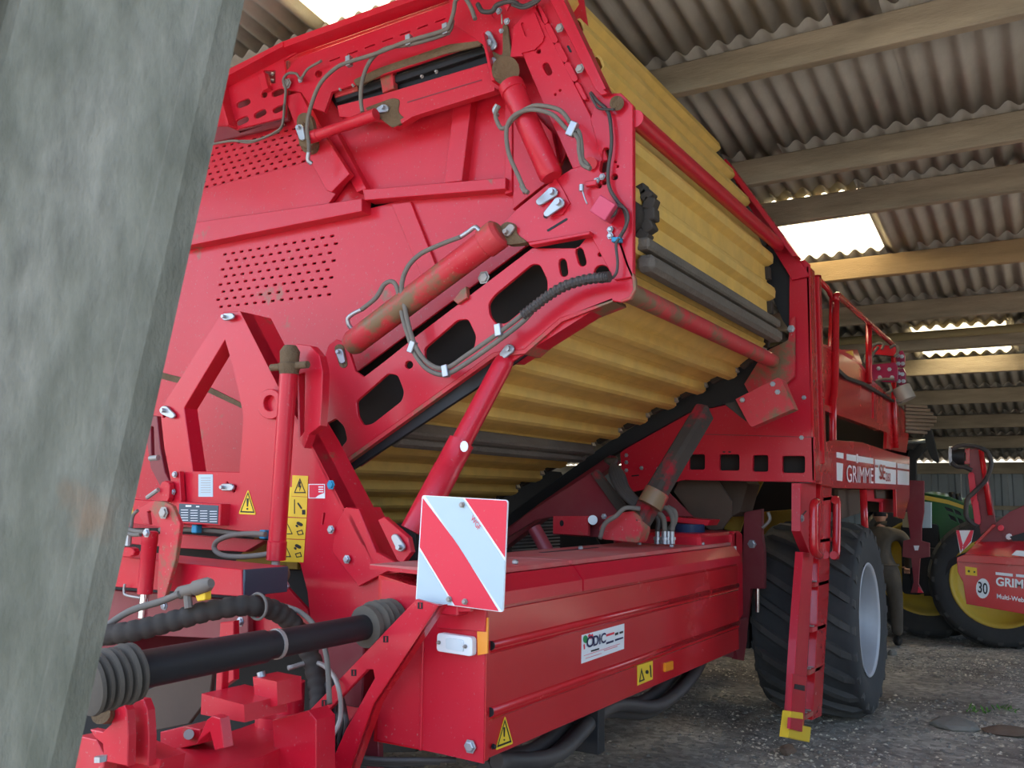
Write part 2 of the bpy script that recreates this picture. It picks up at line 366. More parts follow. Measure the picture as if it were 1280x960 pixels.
def place_y(u, v):   # where on the roof a view ray lands
    r = ray(u, v); t = (5.27 - 1.65) / (r.z + .15 * r.x); return EYE + r * t
PH = {}; PHASE = .1
rows = list(zip(RX[:-1], RX[1:])) + [(RX[-1], 20.12)]
NS = int((YL - YR) / SW)
bright = [place_y(1040, 296), place_y(1230, 444), place_y(490, 4)]
for u, v in ((1092, 316), (1267, 450), (531, 8)):               # right-hand edges of the skylight sheets
    e = place_y(u, v)
    for ri, (xa, xb) in enumerate(rows):
        if xa <= e.x < xb: PH[ri] = round(((e.y - YR - PHASE) % SW) / PITCH)
for ri, (xa, xb) in enumerate(rows):
    ln = xb - xa + .16; m1 = None; ms = {}
    for j in range(NS):
        y = YR + j * SW + PH.get(ri, (3 if ri % 2 else 1)) * PITCH + PHASE; is_sky = any(xa <= b.x < xb and y <= b.y < y + SW for b in bright)
        k = 'sky' if is_sky else 'fib'
        if k not in ms: ms[k] = sheet_mesh(ln, skym if is_sky else fib)
        o = link('skylight_sheet' if is_sky else 'corrugated_sheet', ms[k], ceil, M.Translation((xa - .06, y, roofz(xa - .06) + .235 + (.006 if j % 2 else 0) + .014 * (len(rows) - ri) / len(rows))))
for i, x in enumerate(PX):
    sag = .0
    box('purlin', x - .045, x + .045, YR, YL, roofz(x) - .01, roofz(x) + .2, wood_lit if abs(x - 9.39) < .1 else wood, ceil, .008)
for i, (x, dz) in enumerate(((11.75, -.02),)):
    box('purlin', x - .1, x + .1, YR, YL, roofz(x) - .06, roofz(x) + .16, wood, ceil, .01)
    cyl('gutter_pipe', (x - .16, YR, roofz(x) + .1), (x - .16, YL, roofz(x) + .1), .05, mat('old gutter', (.3, .24, .1), .6, dust=.3), ceil, 10)
for y in (-2.6, 7.4):
    bar('rafter', (.5, y, roofz(.5) - .16), (20, y, roofz(20) - .16), .16, .3, wood, ceil)
# walls
def cladding(wname, p0, axis, length, z0, z1, n):
    w = empty(wname, p0); tag(w, None, kind='structure')
    step = length / n
    for i in range(n):
        vs = []; fs = []; q = [(0, 0), (.12, 0), (.15, .035), (.27, .035), (.3, 0), (.5, 0), (.53, .035), (.65, .035), (.68, 0), (.88, 0), (.91, .035), (.99, .035), (1.0, .01)]
        if i == 0:
            for (a, d) in q:
                for z in (z0, z1):
                    for th in (0, .004):
                        vs.append((a * step, -d - th, z) if axis == 'x' else (d + th - .0, a * step, z))
            for k in range(len(q) - 1):
                b = k * 4; fs += [(b, b + 2, b + 6, b + 4), (b + 1, b + 5, b + 7, b + 3), (b + 2, b + 3, b + 7, b + 6), (b, b + 4, b + 5, b + 1)]
            me = mesh(vs, fs, galv)
        off = V((i * step, 0, 0)) if axis == 'x' else V((0, i * step, 0))
        link('cladding_panel', me, w, M.Translation(V((p0[0], p0[1], 0)) + off))
    return w
wb = cladding('wall_back', (20.0, YR, 0), 'y', YL - YR, -.05, roofz(20) + .155, 20)
box('wall_rail', 19.9, 19.98, YR, YL, 1.52, 1.6, wood, wb)
box('wall_rail', 19.9, 19.98, YR, YL, roofz(20) - .06, roofz(20) + .16, wood, wb)
wl = empty('wall_left', (10, YL, 0)); tag(wl, None, kind='structure')
for i in range(13):
    x = .6 + i * 1.5; prism('cladding_panel', [(x, YL, -.05), (x + 1.49, YL, -.05), (x + 1.49, YL, roofz(x + 1.49) + .21), (x, YL, roofz(x) + .21)], (0, .05, 0), galv, wl)
wr = empty('wall_right', (10, YR, 0)); tag(wr, None, kind='structure')
for i in range(13):
    if 5 <= i <= 8: continue                                  # wide side doorway, out of view, guessed from the light
    x = .6 + i * 1.5; prism('cladding_panel', [(x, YR, -.05), (x + 1.49, YR, -.05), (x + 1.49, YR, roofz(x + 1.49) + .21), (x, YR, roofz(x) + .21)], (0, -.05, 0), galv, wr)

# post in front of the camera, leaning
fw = V((-BK.x, -BK.y, 0)).normalized(); rt = V((RT.x, RT.y, 0)).normalized()
pt = P(298, 0, d=1.12); pb = P(85, 960, d=1.0); dr = (pt - pb).normalized()
def along(p, z): return p + dr * ((z - p.z) / dr.z)
prof = [(0, .02), (-.02, .0), (-.045, -.004), (-.05, .002), (-.268, .002), (-.274, .012), (-.29, .012), (-.296, -.006), (-.42, -.006), (-.42, .16), (-.1, .16)]
lo = along(pb, -.03); hi = along(pt, 3.2); vs = []; nr = 24
for k in range(nr + 1):
    c = lo.lerp(hi, k / nr)
    for i, (a, b) in enumerate(prof): vs.append(c + rt * (a + .003 * MN.noise(V((k * .6, i, 0)))) + fw * (b + .002 * MN.noise(V((k * .5, i, 9)))))
n = len(prof); fs = [(k * n + i, k * n + (i + 1) % n, (k + 1) * n + (i + 1) % n, (k + 1) * n + i) for k in range(nr) for i in range(n)] + [tuple(range(n)), tuple(range((nr + 1) * n - 1, nr * n - 1, -1))]
po = mk('timber_post', vs, fs, post_m)
tag(po, 'thick weathered grey timber post leaning at the shed entrance', 'post')

# ================================================================ HARVESTER
HV = empty('potato_harvester', (5.5, 3.2, 0))
tag(HV, 'large red potato harvester with raised yellow slatted bunker conveyor and ladder', 'harvester')
XW = 3.86; XA = 3.70
# ---- bunker front wall with punched slots
def grid(TL, TR, BL, BR, rows_, cols, X, w=.03, h=.011):
    o = []
    a, b, c, d = (P(*q, X=X) for q in (TL, TR, BL, BR))
    for i in range(rows_):
        s = i / (rows_ - 1); l = a.lerp(c, s); r = b.lerp(d, s)
        for j in range(cols):
            t = (j + (.5 if i % 2 else 0)) / (cols - .5); p = l.lerp(r, t); dy = (r - l).normalized()
            q = []
            for (sx, sz) in ((-1, -.5), (-.75, -1), (.75, -1), (1, -.5), (1, .5), (.75, 1), (-.75, 1), (-1, .5)): q.append(p + dy * sx * w / 2 + V((0, 0, 1)) * sz * h / 2)
            o.append(q)
    return o
def px2(lp, X): return [P(u, v, X=X) for u, v in lp]
low = px2([(120, 760), (225, 300), (455, 262), (560, 236), (648, 222), (668, 300), (450, 462), (400, 500), (390, 560), (330, 640), (300, 700)], XW + .02)
plate('bunker_front_wall', [low] + grid((281, 318), (421, 294), (271, 384), (411, 368), 8, 13, XW + .02), 'X', XW + .02, .012, redd, HV, metric=True)
up = px2([(215, 330), (262, 150), (290, 90), (370, 60), (640, -60), (720, -60), (745, 100), (690, 235), (455, 250), (300, 275)], XW + .03)
plate('upper_front_wall', [up] + grid((262, 187), (383, 157), (248, 236), (385, 200), 7, 13, XW + .03), 'X', XW + .03, .012, redd, HV, metric=True)
plate('wall_shade_sheet', [(120, 760), (215, 300), (290, 100), (640, -40), (720, 100), (650, 290), (440, 440), (380, 540), (300, 700)], 'X', XW + .16, .02, dark, HV)  # dark sheet added as the shade seen through the punched slots
# sheet above the long rib, folded edge, rib, ledge, posts
plate('skirt_sheet', [(225, 282), (409, 257), (437, 217), (415, 185), (392, 200), (240, 240)], 'X', XW - .01, .03, redd, HV)
plate('long_rib', [(215, 311), (452, 264), (452, 248), (222, 281)], 'X', XW - .06, .08, redd, HV)
plate('ledge', [(453, 237), (632, 222), (632, 236), (456, 250)], 'X', XW - .05, .09, redd, HV)
plate('wall_post', [(568, 123), (590, 118), (577, 226), (555, 229)], 'X', XW - .03, .06, redd, HV)
plate('brace_strip', [(405, 168), (420, 165), (458, 236), (446, 240)], 'X', XW - .02, .05, redd, HV)
plate('brace_strip', [(489, 255), (513, 252), (548, 340), (530, 352)], 'X', XW + .0, .02, redd, HV)
plate('wall_edge_strip', [(631, 110), (640, 108), (640, 240), (631, 243)], 'X', XW - .02, .05, redd, HV)
plate('side_panel', [(641, 112), (690, 165), (700, 215), (655, 250), (641, 262)], 'X', XW - .01, .03, redd, HV)
plate('mud_streak', [(150, 452), (250, 478), (310, 508), (310, 514), (250, 486), (150, 460)], 'X', XW + .012, .01, mudm, HV)
# lever plate
plate('lever_plate', [[(355, 120), (375, 115), (394, 152), (437, 217), (414, 240), (408, 238), (382, 190), (372, 165)], circ(384, 168, 3)], 'X', XW - .1, .04, redd, HV)
plate('mud_patch', slot(380, 150, 385, 182, 10), 'X', XW - .13, .03, mudm, HV, rad=.025)
# hinged end frame, top left
fr = plate('hinged_end_frame', [[(281, 103), (367, 60), (370, 66), (355, 75), (358, 108), (356, 146), (294, 162), (286, 135)], rect(329, 88, 344, 104), circ(330, 118, 4), slot(299, 131, 309, 127, 4), slot(343, 117, 351, 114, 4), slot(298, 153, 307, 149, 4), slot(321, 144, 329, 140, 4), slot(344, 138, 352, 134, 3.5)], 'X', XW - .12, .014, red, HV)
prism('flange', [P(281, 103, X=XW - .12), P(367, 60, X=XW - .12), P(367, 66, X=XW - .12), P(283, 110, X=XW - .12)], (-.09, 0, 0), red, fr)
prism('flange', [P(281, 103, X=XW - .12), P(286, 135, X=XW - .12), P(294, 162, X=XW - .12), P(297, 161, X=XW - .12), P(289, 133, X=XW - .12), P(284, 105, X=XW - .12)], (-.07, 0, 0), redd, fr)
plate('stiffener', [(322, 94), (330, 90), (335, 110), (328, 113)], 'X', XW - .16, .04, red, fr)
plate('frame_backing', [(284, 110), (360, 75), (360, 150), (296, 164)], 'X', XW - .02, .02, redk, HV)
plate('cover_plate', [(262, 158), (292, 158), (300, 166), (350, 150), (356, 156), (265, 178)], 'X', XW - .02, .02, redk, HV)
for u, v in ((341, 93), (341, 101)): bolt(u, v, XW - .06, HV, .009)
for u, v in ((292, 171), (306, 168)): bolt(u, v, XW + .02, HV, .008)
bolt(359, 105, XW - .13, HV, .026, steeld); bolt(376, 100, XW - .13, HV, .014)
# long upper beam
ub = plate('upper_beam', [[(358, 88), (372, 72), (660, -32), (672, 5), (640, 28), (638, 72), (622, 66), (603, 52), (414, 115), (405, 140), (390, 135), (376, 115), (359, 112)], circ(398, 92, 4.5), circ(594, 25, 6)] + [slot(412 + i * 22, 76 - i * 8.1, 424 + i * 22, 71.6 - i * 8.1, .8, 3) for i in range(7)], 'X', XW - .11, .02, red, HV)
prism('beam_flange', [P(368, 61, X=XW - .1), P(680, -50, X=XW - .1), P(682, -42, X=XW - .1), P(370, 68, X=XW - .1)], (-.1, 0, 0), red, ub)
plate('beam_web', [(370, 68), (682, -42), (685, -34), (372, 76)], 'X', XW - .06, .03, redd, ub)
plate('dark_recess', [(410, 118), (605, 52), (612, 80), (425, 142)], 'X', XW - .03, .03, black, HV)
plate('rubber_strip', [(418, 118), (605, 58), (607, 66), (420, 128)], 'X', XW - .06, .03, blk, HV)
plate('recess_bracket', [(474, 92), (490, 86), (492, 110), (478, 116)], 'X', XW - .08, .04, redm, HV)
plate('recess_bracket', [(416, 112), (446, 103), (447, 113), (418, 122)], 'X', XW - .07, .03, redm, HV)
for u, v in ((426, 112), (442, 107), (528, 96), (546, 90)): bolt(u, v, XW - .1, HV, .008, steeld)
lb = plate('lower_beam', [[(421, 132), (473, 119), (610, 78), (627, 108), (622, 112), (520, 143), (505, 152), (492, 160), (482, 150), (424, 146)]], 'X', XW - .12, .05, redd, HV)
prism('beam_lip', [P(505, 152, X=XW - .12), P(520, 143, X=XW - .12), P(622, 112, X=XW - .12), P(622, 116, X=XW - .12), P(520, 148, X=XW - .12), P(506, 157, X=XW - .12)], (-.03, 0, 0), redd, lb)
plate('groove', [(509, 127), (602, 99), (602, 100.5), (509, 128.5)], 'X', XW - .122, .004, redk, lb)
plate('mud_patch', [(455, 135), (490, 122), (500, 124), (497, 140), (508, 150), (490, 160), (480, 152)], 'X', XW - .125, .02, mudm, lb, rad=.025)
pin(480, 135, 5, 474, 137, 4, XW - .14, HV)
plate('mud_patch', [(440, 100), (475, 84), (560, 55), (603, 50), (600, 57), (560, 66), (480, 92), (446, 108)], 'X', XW - .112, .012, mudm, ub, rad=.025)
# folding tube and clevis
cyl('folding_tube', P(388, 172, X=XW - .18), P(470, 143, X=XW - .18), .03, redd, HV, 14, steps=[(0, .036), (.12, .036), (.13, .03), (.55, .03), (.56, .034), (1, .034)])
plate('clevis', [(370, 158), (378, 152), (392, 178), (385, 186), (374, 182)], 'X', XW - .17, .05, mudm, HV, .005)
pin(374, 160, 5, 377, 171, 4, XW - .19, HV)
# corner of the folding arm
plate('corner_plate', [[(560, -8), (640, -30), (672, 5), (650, 40), (640, 75), (632, 108), (612, 80), (603, 55), (566, 30)], circ(619, 18, 4)], 'X', XW - .115, .02, redd, HV)
plate('cross_rib', [(601, 42), (604, 40), (618, 100), (614, 101)], 'X', XW - .19, .07, red, HV)
pin(613, 55, 7.5, 610, 42, 4, XW - .15, HV); pin(623, 87, 8, 616, 75, 4, XW - .16, HV)
cyl('pivot_drum', P(632, 88, X=XW - .1), P(632, 88, X=XW - .17), .07, mudm, HV, 18)
plate('mud_patch', [(600, 55), (618, 75), (628, 105), (640, 108), (640, 75), (634, 30), (628, 30), (628, 70), (612, 62)], 'X', XW - .137, .012, mudm, HV, rad=.025)
plate('guard_flap', [(620, -6), (642, -6), (633, 13)], 'X', XW - .2, .015, red, HV)
for u, v in ((624, 14), (634, 27)): bolt(u, v, XW - .15, HV, .014)
hose([(627, 18), (627.5, 30)], XW - .16, .004, steeld, name='grease_line'); bolt(627, 39, XW - .16, HV, .01)
ua = plate('upper_arm_plate', [[(641, 34), (660, 12), (672, 5), (684, 38), (747, 162), (760, 200), (716, 211), (700, 175), (683, 140), (654, 70), (638, 71), (640, 52), (645, 38)], slot(682, 82, 686, 90, 4), circ(673, 64, 3), circ(694, 118, 1.5), circ(700, 113, 1.5)] + [slot(672 + i * 12.4, 9 + i * 24, 681 + i * 12.4, 26 + i * 24, 3) for i in range(5)], 'X', XA - .01, .02, red, HV)
plate('cover_patch', [[(642, 36), (655, 22), (668, 15), (680, 45), (678, 52), (668, 62), (652, 66), (654, 70), (638, 71)], slot(653, 30, 658, 44, 2)], 'X', XA - .02, .01, red, ua)
pf = plate('arm_outer_flange', [(690, -30), (702, -12), (763, 116), (751, 119), (744, 112), (672, -30)], 'X', XA - .05, .03, red, HV)
prism('flange', [P(702, -12, X=XA - .05), P(763, 116, X=XA - .05), P(760, 117, X=XA - .05), P(699, -12, X=XA - .05)], (-.05, 0, 0), red, pf)
plate('flange_bed', [(665, -20), (690, -30), (752, 118), (750, 165), (738, 150), (672, 4)], 'X', XA + .012, .02, redd, HV)
for u, v in ((700, 35), (725, 86)): bolt(u, v, XA - .02, HV, .018, steeld)
for u, v in ((710, 58),): plate('slot', slot(u, v, u + 3, v + 6, 1.5), 'X', XA - .052, .003, black, HV)
# ---- tip plate at the discharge end
tp = plate('tip_plate', [[(745, 122), (752, 117), (776, 116), (791, 131), (791, 346), (768, 350), (737, 292), (660, 303), (634, 292), (630, 278), (645, 262), (690, 226), (714, 211), (752, 200), (738, 150)], circ(771, 129, 6.5), slot(758, 189, 754, 211, 5), circ(768, 221, 4), circ(755, 228, 3), circ(749, 232, 3), circ(769, 202, 1.5), circ(772, 208, 1.5), circ(738, 203, 7)], 'X', XA - .02, .03, red, HV)
cyl('tube_end', P(771, 129, X=XA - .06), P(771, 129, X=XA + .1), .033, mudm, HV, 16, steps=[(0, .033), (.98, .033), (1, .02)])
cyl('tube_collar', P(738, 204, X=XA - .05), P(738, 204, X=XA + .02), .03, red, HV, 16)
plate('stop_plate', [(694, 222), (704, 238), (712, 254), (703, 268), (690, 270), (680, 262), (684, 240)], 'X', XA - .03, .01, red, tp)
pin(690, 240, 6.5, 674, 252, 4.5, XA - .05, HV); pin(698, 253, 7, 683, 267, 4, XA - .06, HV)
plate('slot', slot(685, 288, 708, 274, 1.4), 'X', XA - .022, .003, black, tp)
plate('slot', slot(684, 266, 682, 270, 3), 'X', XA - .024, .004, black, tp)
plate('weld_lip', [(660, 303), (737, 289), (737, 293), (662, 307)], 'X', XA - .06, .05, redd, tp)
wtp = P(757, 262, X=XA - .09)
wm = M.Translation(wtp) @ M.Rotation(math.radians(38), 4, 'X') @ M.Rotation(.25, 4, 'Z')
link('sensor_block', boxmesh(-.06, .06, -.043, .043, -.043, .043, mat('pink lit block', (.62, .07, .14), .3, coat=.3), .004), HV, wm)
cyl('link_joint', P(727, 231, X=XA - .06), P(727, 239, X=XA - .06), .012, steel, HV, 10); hose([(728, 238), (731, 248), (734, 255)], XA - .06, .004, steel, name='link_rod')
plate('sensor_bracket', [(730, 227), (745, 224), (745, 231), (732, 233)], 'X', XA - .05, .02, red, tp)
for u, v in ((746, 226), (753, 221), (763, 287), (763, 295)): bolt(u, v, XA - .03, HV, .012)
plate('hose_clip', rect(764, 296, 775, 302), 'X', XA - .06, .03, bluem, HV)
# ---- side arm plate carrying the conveyor
arm = plate('conveyor_side_arm', [[(427, 578), (408, 562), (398, 545), (399, 470), (410, 432), (420, 424), (431, 428), (438, 444), (444, 464), (455, 471), (480, 452), (520, 420), (665, 310), (722, 310), (737, 292), (741, 280), (748, 277), (762, 288), (776, 300), (786, 330), (794, 348), (795, 362), (788, 374), (776, 378), (765, 376), (700, 398), (655, 437), (617, 441)],
  [(610, 380), (618, 369), (665, 330), (675, 331), (684, 350), (684, 366), (655, 386), (633, 404), (620, 405), (612, 394)], [(530, 436), (572, 400), (585, 399), (595, 420), (592, 436), (560, 457), (540, 461), (531, 450)],
  [(445, 502), (485, 467), (497, 469), (505, 490), (502, 501), (465, 530), (454, 532), (447, 520)], [(404, 532), (420, 523), (430, 533), (434, 550), (422, 565), (409, 558)],
  slot(703, 328, 705, 341, 5), slot(724, 314, 728, 328, 5), circ(750, 318, 2.6), circ(752, 341, 10), circ(511, 456, 5)], 'X', XA, .018, red, HV, rad=0, hrad=.018)
prism('lower_flange', [P(765, 373, X=XA), P(700, 398, X=XA), P(655, 437, X=XA), P(617, 441, X=XA), P(427, 578, X=XA), P(429, 582, X=XA), P(618, 446, X=XA), P(656, 442, X=XA), P(702, 402, X=XA), P(766, 377, X=XA)], (.15, 0, 0), redm, arm)
prism('lower_gusset', [P(765, 373, X=XA + .02), P(640, 452, X=XA + .02), P(622, 452, X=XA + .02), P(655, 437, X=XA + .02), P(700, 398, X=XA + .02)], (.12, .0, 0), redd, arm)
plate('arm_edge_trim', [(776, 300), (786, 330), (794, 348), (795, 362), (788, 374), (776, 378), (776, 375), (786, 371), (791, 361), (790, 349), (782, 331), (772, 301)], 'X', XA - .02, .02, redm, arm)
plate('mud_patch', tear(424, 436, 6, 429, 455, 5), 'X', XA - .004, .01, mudm, arm, rad=.025)
pin(424, 440, 4.5, 427, 451, 3.5, XA - .02, HV); pin(636, 436, 6, 629, 443, 5, XA - .02, HV)
pin(633, 290, 5, 638, 284, 4.5, XA - .05, HV, steeld)
plate('mud_patch', [(622, 285), (632, 276), (645, 280), (645, 292), (660, 303), (634, 306), (622, 300)], 'X', XA - .03, .05, mudm, HV, rad=.025)
bolt(605, 347, XA + .02, HV, .026, steeld)
plate('catch_bracket', [(566, 375), (575, 363), (582, 358), (584, 372), (572, 380)], 'X', XA - .02, .03, redm, arm)
box('arm_backing', XA + .1, XA + .12, P(600, 400, X=XA).y - .02, P(600, 400, X=XA).y, 2.3, 2.31, dark, arm)
# hydraulic cylinders on the wall
def ram(a, b, Xa, Xb, r, rod=.0, m=redd, collar=True):
    A = P(*a, X=Xa); B = P(*b, X=Xb)
    o = cyl('hydraulic_cylinder', A, B, r, m, HV, 20, steps=[(0, r * .8), (.03, r), (.9, r), (.905, r * 1.12), (.985, r * 1.12), (1, r * .85)] if collar else [(0, r), (1, r)])
    return o
c1 = ram((437, 432), (626, 290), XA - .05, XA - .05, .068, m=redm)
c2 = ram((690, 222), (638, 105), XA - .06, XA - .06, .058, m=redd)
for c, q in ((c1, ((437, 408), (437, 398), (444, 391))),):
    pass
tube('port_pipe', [P(441, 412, X=XA - .06), P(436, 406, X=XA - .08), P(435, 398, X=XA - .09), P(442, 392, X=XA - .09), P(452, 387, X=XA - .09)], .012, steel, HV)
tube('port_pipe', [P(604, 296, X=XA - .09), P(600, 289, X=XA - .1), P(594, 284, X=XA - .1), P(585, 290, X=XA - .1), P(576, 296, X=XA - .1)], .012, steel, HV)
hose([(452, 387), (470, 372), (480, 356), (490, 352), (497, 362), (503, 395), (512, 425), (520, 445), (535, 462), (556, 468), (580, 456), (620, 428), (650, 405), (663, 392)], XA - .09, .0125, hosem)
hose([(576, 296), (550, 306), (525, 318), (509, 335), (502, 358), (506, 385), (513, 415), (522, 438), (538, 456), (558, 460), (585, 443), (625, 415), (655, 392)], XA - .1, .0125, hosem)
for u, v, ro in ((516, 434, .4), (558, 464, -.2), (624, 413, -.15)): clamp(u, v, XA - .1, rot=ro)
w0 = smooth_pts([P(u, v, X=XA - .1) for u, v in ((654, 394), (668, 383), (685, 370), (705, 358), (730, 350), (752, 347), (762, 346))], 14)
vs, fs = sweep(w0, lambda i: .026 if i % 4 < 2 else .021, 10); o = mk('corrugated_conduit', vs, fs, hosek, HV)
# cables along the tip plate
hose([(738, 116), (746, 126), (760, 140), (764, 165), (764, 185), (760, 215), (762, 235), (772, 252), (780, 262), (783, 280), (774, 298)], XA - .05, .009, hosek, name='sensor_cable')
hose([(774, 298), (770, 306), (772, 330), (768, 345), (752, 353)], XA - .06, .007, hosek, name='sensor_cable')
hose([(757, 275), (768, 268), (772, 258), (782, 262), (785, 275), (778, 292)], XA - .08, .007, hosek, name='sensor_cable')
hose([(738, 118), (744, 130), (750, 136), (768, 137)], XA - .06, .006, hosek, name='sensor_cable')
hose([(646, 130), (640, 135)], XA - .08, .01, steel, name='port_pipe')
hose([(624, 132), (620, 140), (620, 148), (626, 160), (634, 158), (642, 148), (660, 135), (675, 132), (700, 138), (714, 155), (724, 166), (727, 185), (728, 198), (736, 208)], XA - .13, .011, hosem)
hose([(660, 241), (655, 236), (648, 220), (637, 195), (633, 172), (635, 155), (645, 143), (665, 137), (690, 143), (707, 160), (722, 172), (724, 190), (728, 205), (738, 211)], XA - .14, .011, hosem)
hose([(622, 131), (618, 138), (622, 145)], XA - .12, .012, steel, name='port_pipe'); hose([(652, 232), (657, 241)], XA - .13, .013, steel, name='port_pipe')
clamp(716, 162, XA - .14, s=.034, rot=.5)
# hoses along the top beam
hose([(386, 194), (386, 180), (384, 160), (388, 135), (400, 105), (420, 85), (438, 77), (470, 67), (500, 55), (515, 50), (555, 38), (562, 30), (567, 15), (570, 0), (580, -3), (588, 8), (594, 24)], XW - .22, .0115, hosem)
hose([(453, 140), (451, 125), (452, 105), (458, 85), (468, 70), (485, 60), (515, 55), (550, 45), (562, 38), (566, 25)], XW - .2, .0115, hosem)
for u, v in ((437, 77), (512, 51), (558, 37)): clamp(u, v, XW - .2, s=.03, rot=-.1)
tube('port_pipe', [P(386, 190, X=XW - .23), P(385, 200, X=XW - .22), P(390, 205, X=XW - .2)], .013, steel, HV)
hose([(256, 182), (290, 176), (312, 178), (335, 170), (350, 162), (354, 150), (356, 128), (357, 112), (354, 100), (360, 92), (370, 92), (376, 98), (385, 86), (402, 76)], XW - .16, .008, hosem, name='sensor_cable')
hose([(300, 176), (320, 175), (342, 166), (353, 155), (355, 130)], XW - .17, .006, hosem, name='sensor_cable')
hose([(597, 5), (603, 14), (615, 14), (622, 6), (640, 2), (652, 8), (665, 4), (676, -4)], XW - .2, .013, hosek, name='sensor_cable')
hose([(640, 6), (655, 10), (672, 2), (678, -8)], XW - .22, .008, hosek, name='sensor_cable')

# ---- yellow conveyor
XB0 = XA + .06; XB1 = 6.1
conv = empty('unloading_conveyor', (5, 2.4, 2.4), HV)
prof_px = [(290, 668), (395, 602), (470, 554), (560, 498), (660, 437), (768, 376), (792, 345), (799, 318), (797, 230), (791, 152), (748, 68), (690, -50)]
pr = []
for u, v in prof_px: w = P(u, v, X=XA + .12); pr.append(V((w.y, w.z)))
# resample the belt path
def resample(pts, step):
    out = [pts[0]]; acc = 0
    for a, b in zip(pts[:-1], pts[1:]):
        L_ = (b - a).length; d = step - acc
        while d <= L_: out.append(a + (b - a) * (d / L_)); d += step
        acc = (acc + L_) % step
    return out
fine = []
for i in range(len(pr) - 1):
    p0, p1, p2, p3 = pr[max(i - 1, 0)], pr[i], pr[i + 1], pr[min(i + 2, len(pr) - 1)]
    for j in range(20):
        t = j / 20; fine.append(.5 * ((2 * p1) + (p2 - p0) * t + (2 * p0 - 5 * p1 + 4 * p2 - p3) * t * t + (3 * p1 - p0 - 3 * p2 + p3) * t ** 3))
PT = .24
path = resample(fine, PT)
def slat_mesh():
    q = [(0, 0), (.10, 0), (.122, -.05), (.165, -.056), (.19, -.05), (.21, 0), (.238, 0)]
    vs = []; L_ = XB1 - XB0
    n_ = 9
    for k in range(n_):
        x = L_ * k / (n_ - 1)
        for s, h in q: vs.append((x, s, -h + .0015 * MN.noise(V((k, s * 30, 0)))))
        for s, h in reversed(q): vs.append((x, s, -h - .012))
    m_ = 2 * len(q); fs = []
    for k in range(n_ - 1):
        for i in range(m_): a = k * m_ + i; b = k * m_ + (i + 1) % m_; fs.append((a, b, b + m_, a + m_))
    fs.append(tuple(range(m_))); fs.append(tuple(range(n_ * m_ - 1, (n_ - 1) * m_ - 1, -1)))
    return mesh(vs, fs, yel)
sm = slat_mesh(); lm_ = boxmesh(-.02, .03, .012, .10, -.012, .03, rub, .004); lm2 = boxmesh(-.022, .034, .13, .215, -.012, .03, steeld, .004)
flight = boxmesh(0, XB1 - XB0 - .1, -.005, .05, -.02, .055, rubd, .01)
flight2 = boxmesh(.02, XB1 - XB0 - .1, -.105, -.025, -.02, .07, rubd, .02)
for i in range(len(path) - 1):
    a, b = path[i], path[i + 1]; t = (b - a).normalized()          # travel direction, outside is to the right of travel when seen from the front
    ey = V((0, t.x, t.y)); ez = V((1, 0, 0)).cross(ey)             # outward normal
    wm = M((V((1, 0, 0)), ey, ez)).transposed().to_4x4(); a = a - V((ez.y, ez.z)) * .04; wm.translation = V((XB0, a.x, a.y))
    link('belt_slat', sm, conv, wm)
    wr_ = wm.copy(); wr_.translation = V((XB1 - .01, a.x, a.y)); link('chain_link', lm_, conv, wr_); link('chain_link', lm2, conv, wr_)
def on_path(u, v):
    w = P(u, v, X=XA + .12); k = min(range(len(fine) - 1), key=lambda i: (fine[i] - V((w.y, w.z))).length); t = (fine[k + 1] - fine[k]).normalized()
    ey = V((0, t.x, t.y)); wm = M((V((1, 0, 0)), ey, V((1, 0, 0)).cross(ey))).transposed().to_4x4(); wm.translation = V((XB0 + .04, fine[k].x, fine[k].y)); return wm
for uv in ((799, 312), (500, 536)):
    wm = on_path(*uv); f1 = link('belt_flight', flight, conv, wm); link('flight_base', flight2, f1, wm)
    f1['label'] = 'black rubber flight bar'
# sprocket lump at the near corner
p_ = P(784, 268, X=XA + .06)
cyl('drive_sprocket', p_ + V((0, .02, 0)), p_ + V((.1, .02, 0)), .085, rub, conv, 14)
for k in range(7):
    a = -1.3 + k * .42; link('sprocket_tooth', boxmesh(-.02, .05, -.028, .028, -.02, .04, rub, .006), conv, M.Translation(p_ + V((.07, 0 - .085 * math.cos(a), .13 * math.sin(a)))) @ M.Rotation(a, 4, 'X'))
# cross tubes
pA = P(781, 363, X=XA + .018); cyl('lower_cross_tube', pA, V((XB1 + .02, pA.y, pA.z)), .048, redm, HV, 20)
pA = P(786, 150, X=XA); cyl('upper_cross_tube', pA + V((0, -.03, 0)), V((XB1 + .02, pA.y - .03, pA.z)), .042, red, HV, 18)
# far side of the conveyor
XF = 6.22
plate('conveyor_shade_sheet', [(300, 660), (395, 480), (520, 402), (665, 296), (780, 292), (785, 345), (765, 366), (640, 436), (420, 580)], 'X', XA + .34, .02, dark, conv)  # dark sheet added as the shade inside the belt loop
plate('belt_edge_guard', [(290, 674), (427, 577), (617, 442), (640, 446), (700, 404), (702, 412), (640, 456), (430, 594), (296, 688)], 'X', XA + .035, .02, blk, conv)
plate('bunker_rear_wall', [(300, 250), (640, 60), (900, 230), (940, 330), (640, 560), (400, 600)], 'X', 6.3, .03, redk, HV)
def far_outline(lp, X): return lp
plate('far_side_band', [(560, 700), (640, 640), (700, 596), (760, 553), (860, 490), (925, 450), (985, 425), (988, 470), (930, 500), (860, 516), (760, 572), (680, 626), (600, 690)], 'X', XF, .06, blk, HV)
plate('far_side_plate', [(588, 695), (676, 628), (762, 569), (770, 578), (690, 640), (610, 700)], 'X', XF - .06, .1, redk, HV)
